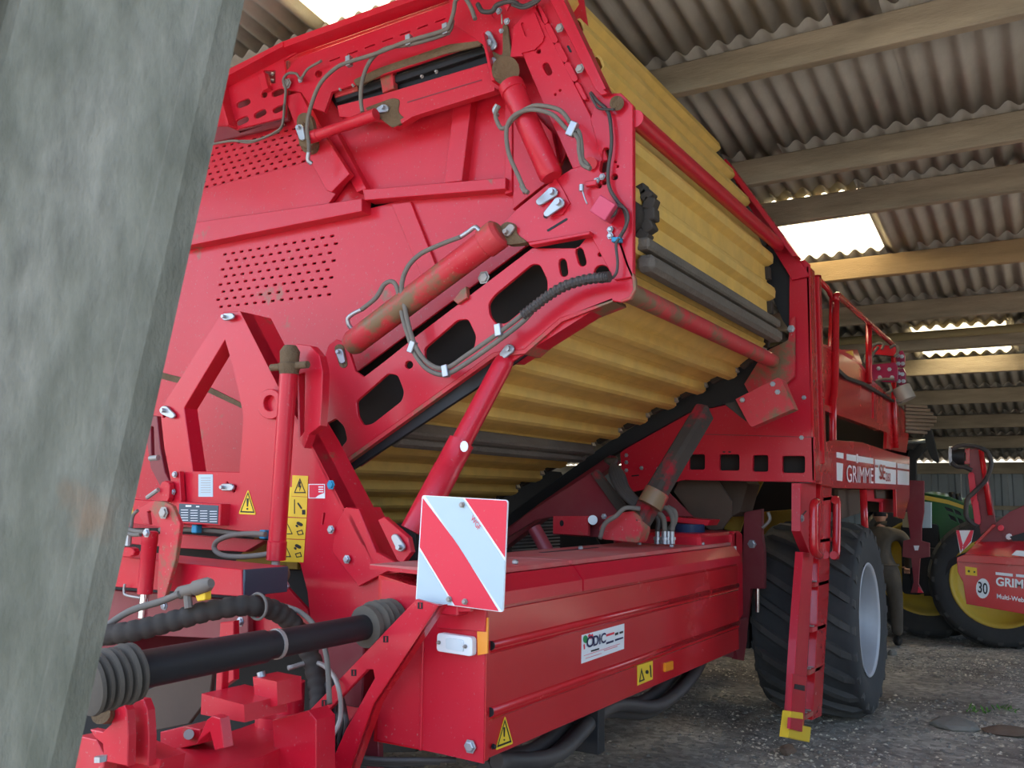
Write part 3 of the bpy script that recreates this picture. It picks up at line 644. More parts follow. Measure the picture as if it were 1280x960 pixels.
plate('far_upper_arm', [(905, 212), (912, 208), (1000, 325), (1012, 345), (990, 350), (978, 330)], 'X', XF, .05, red, HV)
plate('far_upper_band', [(898, 218), (908, 216), (992, 340), (992, 420), (978, 400)], 'X', XF + .06, .05, blk, HV)
prism('arm_flange', [P(914, 205, X=XF), P(1003, 325, X=XF), P(996, 325, X=XF), P(909, 208, X=XF)], (-.12, 0, 0), redd, HV)
plate('frame_corner', [(955, 440), (985, 425), (988, 400), (993, 395), (993, 470), (975, 488), (940, 498), (930, 480)], 'X', XF - .03, .03, redm, HV)
bolt(989, 411, XF - .05, HV, .02)
# strut that props the conveyor
sa = P(634, 445, X=XA + .03); sb = P(517, 665, X=3.42)
st = cyl('prop_strut', sa, sb, .055, red, HV, 20, steps=[(0, .03), (.02, .045), (.06, .05), (.5, .05), (.51, .052)])
cyl('strut_sleeve', sa.lerp(sb, .5), sb, .062, red, st, 20, steps=[(0, .064), (.3, .064), (.305, .066), (1, .066)])
plate('strut_label', circ(580, 558, 5, 10, 7), 'X', (sa.lerp(sb, .53)).x - .062, .004, white, st)

# ================================================================ tower frame and front details
XT = 3.3
tw = plate('tower_frame', [[(274, 396), (278, 390), (300, 389), (347, 482), (385, 547), (430, 635), (437, 648), (470, 700), (520, 716), (520, 860), (470, 925), (400, 900), (384, 740), (375, 705), (355, 690), (336, 668), (222, 655), (217, 620), (205, 560), (200, 512)],
   [(281, 425), (230, 510), (241, 589), (299, 590), (304, 520), (290, 455)], slot(205, 520, 207, 515, 2), slot(284, 603, 285, 607, 1), slot(294, 608, 292, 614, 1.4), slot(405, 642, 403, 655, 1)], 'X', XT, .09, red, HV)
ed = [(300, 389), (347, 482), (385, 547), (430, 635), (447, 660)]
tf = prism('tower_side_flange', [P(u, v, X=XT) for u, v in ed] + [P(u - 3, v + 1, X=XT) for u, v in reversed(ed)], (.22, 0, 0), redd, tw)
plate('tower_foot_bracket', [(432, 634), (448, 636), (470, 690), (500, 706), (448, 733), (415, 690), (418, 660)], 'X', XT - .03, .03, red, tw)
prism('bracket_fold', [P(434, 634, X=XT - .03), P(470, 708, X=XT - .03), P(466, 708, X=XT - .03), P(430, 636, X=XT - .03)], (.24, 0, 0), red, tw)
plate('strut_foot_lug', [[(472, 650), (480, 646), (510, 672), (514, 690), (503, 704), (496, 700)], circ(497, 680, 3)], 'X', XT - .06, .03, red, tw)
pin(500, 684, 5.5, 493, 672, 4.5, XT - .08, HV)
for u, v in ((414, 662), (434, 699)): bolt(u, v, XT - .04, HV, .016)
bolt(414, 606, XT - .01, HV, .018, bluem)
pin(281, 396, 4.5, 288, 395, 4, XT - .03, HV); pin(205, 513, 6, 214, 519, 4, XT - .02, HV); pin(279, 609, 4.5, 287, 609, 4.5, XT - .02, HV)
plate('lug_ring', [circ(337, 505, 16, 18, 19), circ(337, 504, 8, 14, 10)], 'X', XT - .03, .06, red, tw)
plate('arch_bracket', [[(350, 446), (358, 434), (372, 430), (388, 432), (399, 444), (403, 464), (402, 500), (400, 532), (386, 543), (380, 560), (372, 548), (372, 468)], [(373, 468), (381, 466), (380, 540), (375, 546)]], 'X', XT - .05, .05, red, tw)
# vertical folding cylinder
vc = cyl('hydraulic_cylinder', P(361, 462, X=XT - .14), P(345, 700, X=XT - .14), .042, red, HV, 20, steps=[(0, .03), (.01, .042), (.9, .042), (.905, .046), (1, .046)])
p_ = P(362, 450, X=XT - .14)
cyl('cylinder_head', p_ + V((0, .0, .07)), p_ - V((0, 0, .07)), .045, mudm, vc, 12, steps=[(0, .03), (.2, .048), (.6, .045), (.65, .055), (.8, .05), (1, .045)])
cyl('head_port', p_ + V((0, .12, -.03)), p_ + V((0, -.12, -.03)), .018, mudm, vc, 10)
cyl('piston_rod', P(345, 699, X=XT - .14), P(344.5, 712, X=XT - .14), .02, steeld, vc, 12)
p_ = P(345, 718, X=XT - .14); cyl('rod_eye', p_ + V((-.05, 0, 0)), p_ + V((.05, 0, 0)), .042, mudm, vc, 14)
pin(350, 722, 4, 356, 733, 4, XT - .2, HV)
hose([(336, 692), (325, 694), (300, 696), (278, 694), (268, 686), (272, 676), (290, 669), (315, 667), (332, 668)], XT - .16, .013, hosem)
hose([(200, 662), (225, 662), (260, 663), (300, 667), (334, 670)], XT + .02, .013, hosem)
for u, v in ((246, 661), (331, 668)): o = link('hose_clip', boxmesh(-.02, .02, -.02, .02, -.022, .022, bluem, .004), HV, M.Translation(P(u, v, X=XT - .02)))
# stickers on the tower
def warn_tri(u, v, w, h, X, parent, lean=0):
    t = [(u - w / 2, v + h / 2), (u + w / 2, v + h / 2 + 1), (u + lean, v - h / 2)]
    o = plate('warning_sticker', t, 'X', X, .002, ysticker, parent, rad=.012); o['label'] = 'yellow warning triangle sticker'
    def sc(k): return [(u + (a - u) * k, v + h * .12 + (b - v - h * .12) * k) for a, b in t]
    plate('pictogram', [sc(.82), sc(.68)], 'X', X - .0015, .001, black, o)
    plate('exclamation_mark', [[(u - 1.2 + lean * .4, v - h * .13), (u + 1.4 + lean * .4, v - h * .13), (u + .7, v + h * .2), (u - .6, v + h * .2)], circ(u, v + h * .29, 1.2, 8)], 'X', X - .0015, .001, black, o)
warn_tri(309, 627, 22, 31, XT - .003, tw, 1)
plate('info_sticker', rect(248, 593, 266, 621), 'X', XT - .002, .002, blue_white, tw)
plate('sticker_lines', [rect(251, 597 + i * 3, 263, 597.8 + i * 3) for i in range(7)], 'X', XT - .0035, .001, steeld, tw)
def ysign(u0, v0, u1, v1, du, kind):
    q = [(u0, v0), (u1, v0 + 1), (u1 + du, v1 + 1), (u0 + du, v1)]
    o = plate('safety_sticker', q, 'X', XT - .003, .002, ysticker, tw); u = (u0 + u1) / 2 + du / 2; v = (v0 + v1) / 2; w = (u1 - u0); h = v1 - v0
    if kind == 0:
        t = [(u - w * .38, v + h * .36), (u + w * .38, v + h * .36), (u, v - h * .36)]
        plate('pictogram', [t, [(u + (a - u) * .8, v + h * .1 + (b - v - h * .1) * .8) for a, b in t]], 'X', XT - .0045, .001, black, o)
        plate('pictogram', [(u - 1, v - 5), (u + 1, v - 5), (u + .4, v), (u + 2, v), (u - .6, v + 7), (u, v + 2), (u - 1.8, v + 2)], 'X', XT - .0045, .001, black, o)
    elif kind == 1:
        plate('pictogram', [rect(u - 6, v - 9, u - 5, v + 9), slot(u - 1, v - 4, u + 3, v + 2, 1), [(u + 4, v + 4), (u + 8, v + 4), (u + 8, v + 10), (u + 4, v + 10)]], 'X', XT - .0045, .001, black, o)
    elif kind == 2:
        t = [(u - w * .48, v + h * .3), (u - w * .06, v + h * .3), (u - w * .34, v - h * .36)]
        plate('pictogram', [t, [(a * .8 + (u - w * .3) * .2, b * .8 + (v + h * .08) * .2) for a, b in t]], 'X', XT - .0045, .001, black, o)
        plate('pictogram', [slot(u + 5, v - 6, u + 9, v - 4, 2), slot(u + 3, v - 3, u + 4, v - 2, 1.2), [(u + 3, v + 4), (u + 10, v + 2), (u + 12, v + 8), (u + 5, v + 9)], [(u + 4.2, v + 5), (u + 9.4, v + 3.4), (u + 10.6, v + 7), (u + 5.6, v + 7.8)]], 'X', XT - .0045, .001, black, o)
ysign(357, 608, 365, 645, -2, 9); ysign(365.5, 594, 385, 620, -1, 0); ysign(364, 620.5, 384, 646, -1, 1); ysign(354, 647, 383, 673, -2, 2); ysign(352, 674, 381, 702, -2, 2)
o = plate('info_sticker', rect(385.5, 605, 406, 623), 'X', XT - .003, .002, white, tw); o['label'] = 'small red and white sticker'
plate('sticker_print', [[(386.5, 606), (405, 606), (405, 616), (398, 619), (394, 622), (386.5, 622)]], 'X', XT - .0045, .001, redfilm, o)
plate('sticker_lines', [rect(398, 608 + i * 3, 404, 609.4 + i * 3) for i in range(3)], 'X', XT - .006, .001, white, o)
pl = plate('type_plate', [(221, 627), (276, 630), (275, 657), (220, 654)], 'X', XT - .06, .06, redd, tw)
q = plate('etched_plate', [(224, 629.5), (273, 632), (272, 655), (223, 651.5)], 'X', XT - .062, .002, plateg, pl)
plate('plate_print', [rect(232, 631.5, 239, 633.5), rect(245, 632.5, 249, 634)] + [rect(226 + j * 12, 637 + i * 3.2 + j * .6, 226 + j * 12 + 9, 637.8 + i * 3.2 + j * .6) for i in range(5) for j in range(4)], 'X', XT - .0635, .001, white, q)
# left edge: slotted quadrant, small linkage plates
plate('slotted_quadrant', [[(183, 518), (196, 520), (200, 560), (206, 590), (212, 602), (200, 608), (188, 585), (183, 550)], slot(190, 535, 191, 570, 2)], 'X', XT + .05, .03, redk, HV)
cyl('spacer_pin', P(188, 573, X=XT - .02), P(198, 572, X=XT - .02), .016, steeld, HV, 10)
plate('guide_plate', [(214, 592), (224, 589), (226, 625), (222, 660), (206, 655), (210, 620)], 'X', XT - .04, .03, red, HV)
for u, v in ((219, 593), (217, 615)): bolt(u, v, XT - .05, HV, .014)
plate('latch_lever', slot(206, 607, 205, 622, 6), 'X', XT - .08, .03, redd, HV); cyl('latch_rod', P(198, 612, X=XT - .09), P(184, 622, X=XT - .09), .012, steeld, HV, 8)
plate('side_channel', [(140, 622), (205, 627), (205, 660), (150, 652)], 'X', XT + .08, .05, redd, HV)
o = plate('warning_sticker', rect(152, 629, 166, 644), 'X', XT + .078, .002, ysticker, HV); o['label'] = 'yellow square warning sticker'
plate('lower_channel', [(140, 668), (222, 668), (330, 676), (306, 690), (220, 685), (140, 678)], 'X', XT + .1, .05, redd, HV)
plate('yellow_panel', [(318, 672), (372, 690), (372, 712), (290, 706)], 'X', XT + .3, .02, oldyel, HV)
plate('shade_backing', [(120, 660), (520, 660), (520, 940), (80, 950)], 'X', XT + .35, .02, dark, HV)  # dark sheet standing in for shade behind the tower foot
plate('recess_web', [(330, 738), (345, 722), (362, 738), (384, 762), (392, 795), (340, 795)], 'X', XT + .1, .02, red, HV)
# hook plate with small ram in front of the cross beam
XH = 2.72
hk = plate('hook_plate', [(186, 636), (193, 626), (205, 627), (215, 632), (225, 655), (219, 700), (205, 750), (196, 748), (198, 690), (200, 660), (194, 648)], 'X', XH, .02, redm, HV)
plate('hook_cheek', [(169, 637), (190, 626), (204, 626), (196, 634), (184, 640), (186, 656), (180, 655)], 'X', XH + .06, .02, redm, HV)
bolt(205, 641, XH - .01, HV, .022, steeld)
sc_ = cyl('hydraulic_cylinder', P(188, 664, X=XH - .0), P(181, 742, X=XH - .0), .034, redd, HV, 16, steps=[(0, .03), (.02, .036), (.2, .036), (.21, .034), (1, .034)])
cyl('piston_rod', P(181, 742, X=XH), P(178, 772, X=XH), .02, chrome, sc_, 12)
bolt(184, 666, XH - .05, HV, .016); hose([(181, 665), (170, 664), (158, 661), (153, 662), (165, 668), (176, 668)], XH - .04, .01, hosem)
hose([(164, 660), (166, 645), (172, 638)], XH - .02, .008, hosem); cyl('grey_plug', P(161, 669, X=XH), P(160, 682, X=XH), .015, steel, HV, 8)
plate('small_lever', slot(148, 690, 162, 690, 6), 'X', XH + .02, .03, red, HV)
# cross beam
cb = plate('cross_beam', [(100, 690), (302, 712), (303, 746), (98, 730)], 'X', 2.8, .26, red, HV)
_e = P(302, 712, X=2.8); _f = P(303, 746, X=2.8); plate('beam_end_cap', [(2.805, _e.y, _e.z), (3.06, _e.y, _e.z), (3.06, _e.y, _f.z), (2.805, _e.y, _f.z)], 'Y', _f.y - .004, .012, plateg, cb, metric=True)
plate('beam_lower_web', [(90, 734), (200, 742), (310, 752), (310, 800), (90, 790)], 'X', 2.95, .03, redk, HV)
tube('wire_handle', [P(156, 730, X=2.78), P(155, 738, X=2.78), P(158, 744, X=2.78), P(180, 748, X=2.78)], .006, steeld, HV)
plate('beam_gusset', [(275, 778), (292, 776), (292, 850), (270, 865)], 'X', 2.7, .03, red, HV)
plate('beam_gusset', [(283, 776), (330, 770), (360, 780), (340, 800), (300, 810)], 'X', 3.0, .03, red, HV)
for u, v in ((301, 777), (206, 757), (135, 745)): bolt(u, v, 2.78, HV, .016)
# pto shaft
pa = P(494, 771, X=3.25); pdir = V((-1, .06, -.035)).normalized()
def pto(px): return P(px[0], px[1], Y=pa.y + .02)
A0 = P(455, 784, Y=2.39); A1 = P(172, 838, Y=2.45)
sh = cyl('drive_shaft_guard', A0, A1, .049, blk, HV, 22, steps=[(0, .049), (.5, .049), (.505, .056), (1, .058)])
cyl('guard_band', A0.lerp(A1, .44), A0.lerp(A1, .455), .053, steeld, sh, 22)
A2 = P(502, 771, Y=2.375)
cyl('rear_bell', A0, A2, .06, bellm, sh, 22, steps=[(0, .062), (.02, .082), (.12, .084), (.15, .07), (.25, .092), (.3, .08), (.38, .092), (.45, .08), (.55, .09), (.62, .078), (.72, .086), (.8, .074), (1, .07)])
A3 = P(104, 858, Y=2.465); q = [(0, .066)]
for k in range(6): t = .05 + k * .16; q += [(t, .07), (t + .03, .088 + .004 * (k % 2)), (t + .09, .088), (t + .12, .07)]
cyl('front_bell', A1, A3, .08, bellm, sh, 24, steps=q)
# wrapped hose bundle
w0 = smooth_pts([P(118, 795, X=2.25), P(160, 790, X=2.3), P(210, 778, X=2.4), P(260, 764, X=2.5), P(310, 757, X=2.62), P(345, 764, X=2.75), P(370, 785, X=2.85), P(388, 820, X=2.9), P(398, 860, X=2.9), P(400, 900, X=2.85)], 12)
vs, fs = sweep(w0, lambda i: .042 if i % 4 else .036, 12); o = mk('wrapped_hose_bundle', vs, fs, rub, HV); smoothsides(o.data, 12)
w_ = P(322, 758, X=2.64); 
tube('cable_tie', [w_ + V((0, .05 * math.cos(a), .05 * math.sin(a))) for a in [k * .7 for k in range(10)]], .006, hosem, HV)
hose([(350, 756, 2.85), (375, 765, 2.85), (395, 785, 2.8), (408, 820, 2.75), (412, 880, 2.7)], 2.8, .011, hosem)
hose([(360, 835, 2.8), (395, 828, 2.9), (420, 850, 2.8), (425, 900, 2.8), (400, 940, 2.7)], 2.8, .01, steeld)
for k in range(6): hose([(392 + k * 6, 836 + k * 3, 2.95), (410 + k * 4, 860 + k * 5, 2.9), (408 + k * 5, 900, 2.85), (395 + k * 10, 945, 2.9), (470 + k * 20, 965 - k * 3, 3.1)], 2.8, .011, hosek)
# grey coupling with lever
hose([(120, 792, 2.3), (160, 765, 2.35), (200, 752, 2.4), (225, 742, 2.4)], 2.3, .014, hosem, name='coupling_cable')
cyl('grey_coupling', P(222, 742, X=2.42), P(264, 729, X=2.42), .022, hosem, HV, 10, steps=[(0, .018), (.1, .026), (.5, .022), (.55, .03), (.9, .028), (1, .018)])
cyl('coupling_leg', P(234, 742, X=2.42), P(236, 760, X=2.42), .016, hosem, HV, 8); plate('yellow_clip', [(243, 742), (256, 738), (256, 750), (246, 752)], 'X', 2.42, .03, ysticker, HV, rad=.006)
# drawbar
db = plate('drawbar_tongue', [P(90, 975, Z=.72), P(180, 948, Z=.72), P(300, 910, Z=.72), P(355, 890, Z=.72), P(385, 893, Z=.72), P(392, 905, Z=.72), P(372, 925, Z=.72), P(330, 945, Z=.72), P(250, 970, Z=.72), P(150, 1010, Z=.72)], 'Z', .72, .24, redd, HV, metric=True)
pc = P(350, 905, Z=.72); cyl('drawbar_pivot', pc, pc + V((0, 0, .04)), .1, redd, db, 22); cyl('pivot_ring', pc + V((.05, 0, -.25)), pc + V((.05, 0, .16)), .06, red, db, 18)
for dx, X_ in ((0, 1.95), (26, 2.02)):
    plate('hitch_horn', [(112 + dx, 912), (128 + dx, 915), (139 + dx, 905), (141 + dx, 892), (139 + dx, 882), (145 + dx, 876 - dx * .1), (153 + dx, 877 - dx * .1), (158 + dx, 888), (160 + dx, 920), (159 + dx, 958), (130 + dx, 952), (128 + dx, 930), (118 + dx, 922)], 'X', X_, .03, redd, HV)
cyl('hitch_pin', P(126, 893, X=1.9), P(140, 893, X=1.98), .03, mudm, HV, 12)
plate('hitch_base', [(60, 940), (145, 925), (200, 950), (195, 990), (60, 1000)], 'X', 2.05, .1, redd, HV)
cyl('hitch_nut', P(126, 952, X=1.85), P(126, 945, X=1.85), .02, steel, HV, 6)
plate('curved_guard', [(98, 920), (120, 925), (130, 945), (128, 975), (90, 975)], 'X', 1.95, .05, redm, HV)
plate('support_bracket', [(258, 900), (265, 895), (275, 898), (280, 935), (268, 938), (262, 915), (250, 925), (245, 930)], 'X', 2.2, .04, red, HV)
plate('pump_block', [(200, 915), (230, 908), (250, 912), (250, 930), (215, 938), (200, 932)], 'X', 2.35, .1, redd, HV); cyl('pump_port', P(236, 918, X=2.3), P(236, 918, X=2.35), .018, steeld, HV, 14)
plate('guard_sheet', [(170, 870), (250, 830), (270, 800), (262, 870), (235, 905), (185, 915)], 'X', 2.7, .02, brown, HV)
x0 = P(252, 868, X=2.3)
sb_ = prism('step_box', [P(252, 867, X=2.3), P(305, 881, X=2.3), P(306, 903, X=2.3), P(251, 893, X=2.3)], (.2, .0, 0), redd, HV)
prism('latch_box', [P(316, 846, X=2.42), P(346, 852, X=2.42), P(347, 882, X=2.42), P(338, 884, X=2.42), P(318, 868, X=2.42)], (.12, 0, 0), red, HV); bolt(357, 868, 2.5, HV, .012)
plate('upright_flat', [(272, 800), (280, 798), (277, 866), (269, 868)], 'X', 2.42, .03, red, HV)
cyl('spring', P(326, 840, X=2.45), P(328, 850, X=2.45), .016, steel, HV, 10)
plate('drawbar_side', [(340, 900), (385, 888), (395, 900), (395, 990), (345, 990)], 'X', 2.55, .1, red, HV)
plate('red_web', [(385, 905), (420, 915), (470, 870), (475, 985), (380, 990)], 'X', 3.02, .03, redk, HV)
# forked bracket
fb = plate('forked_bracket', [[(520, 749), (548, 757), (467, 880), (437, 965), (405, 972), (432, 912), (468, 848), (466, 837), (459, 837), (388, 912), (378, 897)]], 'X', 2.82, .02, red, HV)
for u, v in ((525, 757), (482, 799), (442, 841), (405, 879)): plate('square_hole', [rect(u - 3, v - 4, u + 3, v + 4), rect(u - 1, v - 3, u + 1, v + 3)], 'X', 2.818, .003, black, fb)
prism('bracket_fold', [P(548, 757, X=2.82), P(467, 880, X=2.82), P(437, 965, X=2.82), P(435, 965, X=2.82), P(465, 880, X=2.82), P(545, 757, X=2.82)], (.06, 0, 0), redc, fb)
for u, v in ((384, 920), (386, 908)): bolt(u, v, 2.8, HV, .012, steeld)

# ================================================================ side locker
X0, X1, YS = 2.99, 6.1, 1.93; ZB, ZL = .665, 1.225
YI = 2.46
lk = prism('side_locker', [(X0, YS + .012, ZB), (X0, YS + .012, ZL), (X0, YI, ZL + .1), (X0, YI, ZB)], (X1 - X0, 0, 0), redc, HV)
plate('side_panel', [(X0 + .03, YS, ZB + .005), (X1 - .02, YS, ZB + .005), (X1 - .02, YS, ZL - .01), (X0 + .03, YS, ZL - .01)], 'Y', YS, .012, redc, lk, metric=True)
for z in (1.085, .84):
    tube('panel_rib', [V((X0 + .03, YS + .004, z)), V((X1 - .02, YS + .004, z))], .016, redc, lk, 10, sm=False)
    prism('panel_groove', [(X0 + .03, YS, z - .02), (X0 + .03, YS - .006, z - .026), (X0 + .03, YS, z - .034)], (X1 - X0 - .05, 0, 0), redc, lk)
    cyl('rib_cap', (X0 + .028, YS - .004, z), (X0 + .034, YS - .004, z), .018, black, lk, 10)
plate('corner_post', [(X0, YS - .004, ZB), (X0 + .03, YS - .004, ZB), (X0 + .03, YS - .004, ZL + .02), (X0, YS - .004, ZL + .02)], 'Y', YS - .004, .02, redc, lk, metric=True)
xs = 3.78
for xa, xb in ((X0 + .01, xs - .008), (xs + .008, X1)):
    ld = prism('locker_lid', [(xa, YS - .012, ZL + .004), (xa, YS - .012, ZL + .055), (xa, YS + .035, ZL + .115), (xa, YI + .06, ZL + .135), (xa, YI + .06, ZL + .12), (xa, YS + .045, ZL + .1), (xa, YS + .004, ZL + .05), (xa, YS + .004, ZL + .004)], (xb - xa, 0, 0), red, lk)
    box('lid_top', xa + .002, xb - .002, YS + .05, YI + .06, ZL + .118, ZL + .139, lidred, ld, .002)
for x, y in ((3.4, 2.05), (3.3, 2.3), (4.6, 2.35), (5.3, 2.3), (5.6, 2.0), (5.2, 2.05)):
    link('lid_screw', boxmesh(-.012, .012, -.012, .012, 0, .022, steel, .006), lk, M.Translation((x, y, ZL + .137)))
plate('lid_slot', [(4.2, 2.36, ZL + .14), (4.85, 2.36, ZL + .14), (4.85, 2.39, ZL + .14), (4.2, 2.39, ZL + .14)], 'Z', ZL + .1405, .002, black, lk, metric=True)
# locker front
plate('front_panel', [(X0, YS, ZB - .005), (X0, YI - .02, ZB + .01), (X0, YI - .02, ZL + .08), (X0, YS, ZL + .04)], 'X', X0 - .003, .01, red, lk, metric=True)
plate('front_fold', [(X0, 2.215, ZB), (X0, 2.225, ZB), (X0, 2.225, ZL + .05), (X0, 2.215, ZL + .05)], 'X', X0 - .012, .012, red, lk, metric=True)
plate('front_flap', [(475, 770), (530, 772), (528, 935), (474, 925)], 'X', X0 - .006, .006, redd, lk)
bolt(588, 933, X0 - .01, HV, .02); plate('washer', circ(588, 933, 6, 14), 'X', X0 - .006, .004, steel, lk)
plate('slot', [rect(560, 769, 562.5, 777), rect(579, 772, 581.5, 779)], 'X', X0 - .006, .003, redk, lk)
lp_ = plate('marker_lamp', [(546, 791), (590, 797), (590, 821), (545, 814)], 'X', X0 - .035, .03, white, HV, rad=.015); lp_['label'] = 'white front marker lamp'
plate('lamp_lens', [(557, 797), (579, 800), (579, 815), (557, 811)], 'X', X0 - .04, .006, lens, lp_, rad=.01)
for u, v in ((549, 803), (582, 808)): bolt(u, v, X0 - .036, lp_, .006, steeld)
plate('side_reflector', [(596, 773), (610, 772), (609, 817), (597, 819)], 'X', X0 - .012, .008, amber, HV)
def wtriY(u, v, w, h, val, parent):
    sl = -.4
    t = [(u - w / 2, v + h / 2 + w * .2), (u + w / 2, v + h / 2 - w * .18), (u + 1, v - h / 2)]
    o = plate('warning_sticker', t, 'Y', val, .002, ysticker, parent, rad=.01)
    def sc(k): return [(u + (a - u) * k, v + h * .12 + (b - v - h * .12) * k) for a, b in t]
    plate('pictogram', [sc(.82), sc(.66)], 'Y', val - .0015, .001, black, o)
    plate('exclamation_mark', [[(u - 1, v - h * .12), (u + 1.2, v - h * .13), (u + .6, v + h * .18), (u - .6, v + h * .18)], circ(u, v + h * .28, 1.1, 8)], 'Y', val - .0015, .001, black, o)
wtriY(630.5, 914, 22, 39, YS - .004, lk)
bolt(616, 933, YS - .005, HV, .008, black, 'Y')
# dealer sticker
ds = plate('dealer_sticker', [(727.5, 794), (780.5, 779.5), (780, 811), (727, 829.5)], 'Y', YS - .003, .002, white, lk); ds['label'] = 'white dealer sticker with printed logos'
yv = YS - .005
T('print', 'O', 'Y', yv, 733, 810.5, 742, 807.5, 14, navy, ds, .02); T('print', 'DIC', 'Y', yv, 741.5, 808, 757, 803, 13, navy, ds, .02)
plate('print', [circ(732, 799, 3, 10, 5)], 'Y', yv, .001, greenp, ds); plate('print', [(735, 795), (737, 792), (739, 794), (741, 792), (742, 797), (738, 799)], 'Y', yv, .001, redfilm, ds); plate('print', [(729.5, 806), (731, 805), (731.5, 811), (730, 812)], 'Y', yv, .001, redfilm, ds)
plate('print', [(758, 793), (768, 790), (768, 792.6), (758, 795.8)], 'Y', yv, .001, redfilm, ds)
for q in ([(758, 803), (767, 800), (767, 802.5), (758, 805.5)], [(769, 799), (779, 796), (779, 798), (769, 801.5)]): plate('print', q, 'Y', yv, .001, navy, ds)
plate('print', [[(769, 791.5), (773, 790), (773, 793), (769, 794.5)], [(774.5, 790), (779, 788.5), (779, 791), (774.5, 792.5)], [(739, 813), (749, 810), (749, 812), (739, 815)]], 'Y', yv, .001, black, ds)
plate('print', [[(730, 819.5), (775, 804.5), (775, 805), (730, 820)], [(732, 823), (752, 816.5), (752, 817), (732, 823.5)], [(755, 813), (772, 807.5), (772, 808.2), (755, 813.7)]], 'Y', yv, .001, redfilm, ds)
ss = plate('safety_sticker', [(797, 832), (816, 826), (816, 849), (797, 857)], 'Y', YS - .003, .002, ysticker, lk)
plate('pictogram', [[(799, 853), (806, 850), (802, 835)], [(800.4, 850.6), (804.4, 849), (802, 839.5)], circ(809, 840, 2, 8, 2.6), slot(813, 832, 814, 846, .7)], 'Y', yv, .001, black, ss)
o = plate('side_reflector', [(832, 829), (842, 826), (842, 837), (832, 840.5)], 'Y', YS - .012, .012, amber, lk, rad=.006); o['label'] = 'small amber reflector'
# under the locker
for dy, dz in ((.1, -.05), (.16, -.09), (.22, -.05)):
    tube('hydraulic_hose', [V((X0 + .25, YS + dy, ZB + dz - .02)), V((3.7, YS + dy - .03, ZB + dz - .09)), V((4.3, YS + dy, ZB + dz)), V((4.9, YS + dy - .02, ZB + dz - .1)), V((5.5, YS + dy, ZB + dz - .03)), V((6.1, YS + dy + .1, ZB + .05))], .035, hosek, HV, 10)
box('hanger_bracket', 4.05, 4.12, YS + .04, YS + .3, ZB - .22, ZB, blk, HV)
box('chassis_beam', 3.1, 8.6, 2.62, 2.9, .75, 1.02, redk, HV); box('chassis_beam', 3.1, 8.6, 4.2, 4.5, .75, 1.02, redk, HV)
# warning board
wbo = plate('warning_board', [(527.5, 619), (635, 625), (629, 765.5), (519.5, 751)], 'X', X0 - .1, .006, white, HV, rad=.012); wbo['label'] = 'red and white diagonally striped warning board'
xv = X0 - .102
def bq(s, t):   # position on the board, s right, t down
    a = V((528.5, 620)); b = V((634, 626)); c = V((628, 764.5)); d = V((520.5, 750.5))
    p = a.lerp(b, s).lerp(d.lerp(c, s), t); return (p.x, p.y)
plate('red_stripe', [bq(0, .02), bq(0, .49), bq(.445, 1), bq(.955, 1), bq(.45, .44)], 'X', xv, .001, redfilm, wbo)
plate('red_stripe', [bq(.5, 0), bq(.985, 0), bq(1, .02), bq(1, .51)], 'X', xv, .001, redfilm, wbo)
plate('white_stripe', [bq(.03, 0), bq(.47, 0), bq(1, .545), bq(1, .98), bq(.985, .99)], 'X', xv, .001, blue_white, wbo)
plate('white_stripe', [bq(0, .525), bq(.42, 1), bq(.02, 1), bq(0, .98)], 'X', xv, .001, blue_white, wbo)
a, b = bq(.58, .16), bq(.68, .27); T('print', 'WGF', 'X', xv - .001, a[0], a[1] + 4, b[0], b[1] + 3, 6, redfilm, wbo, 0, 3)
for u, v in ((578, 631), (562, 749), (581.5, 752)): bolt(u, v, X0 - .103, wbo, .009, steeld)
plate('board_bracket', [(548, 757), (607, 762), (606, 790), (546, 785)], 'X', X0 - .02, .02, red, HV)
plate('board_bracket', [(560, 690), (590, 690), (588, 765), (558, 765)], 'X', X0 - .085, .02, red, HV)
box('board_stay', X0 - .09, X0 + .06, 2.0, 2.1, 1.2, 1.25, red, HV)

# ---- under the conveyor and behind the locker
cyl('frame_post', P(690, 700, X=4.6), P(668, 660, X=4.6), .04, redk, HV, 10)
for i in range(14): bar('web_rod', P(640, 650 + i * 4.2, X=6.3), P(700, 648 + i * 4.0, X=6.3), .012, .012, steeld, HV)
plate('web_shade_sheet', [(420, 560), (700, 590), (760, 700), (440, 760)], 'X', 6.6, .02, dark, HV)  # dark sheet standing in for the shade behind the rods
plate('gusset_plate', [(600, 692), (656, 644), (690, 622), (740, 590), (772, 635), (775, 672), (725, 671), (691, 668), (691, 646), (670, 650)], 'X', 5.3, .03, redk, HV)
plate('gusset_edge', [(738, 592), (745, 587), (780, 632), (772, 640)], 'X', 5.25, .05, mudred, HV)
plate('mount_plate', [(691, 645), (735, 645), (735, 670), (691, 667)], 'X', 5.2, .03, redm, HV); plate('slot', circ(702, 654, 2.5, 10, 4), 'X', 5.198, .003, black, HV)
cyl('pivot_bush', P(741, 650, X=5.18), P(741, 650, X=5.28), .03, steel, HV, 16); bolt(755, 645.5, 5.15, HV, .014)
plate('strut_base', [(748, 660), (760, 645), (790, 638), (800, 645), (803, 662), (798, 679), (752, 674)], 'X', 4.95, .12, redm, HV, rad=.02)
bar('support_strut', P(794, 660, X=5.0), P(882, 512, X=5.5), .14, .1, mudred, HV, V((0, 1, 0)), .02)
cyl('strut_band', P(812, 632, X=5.0), P(822, 614, X=5.03), .075, redm, HV, 10)
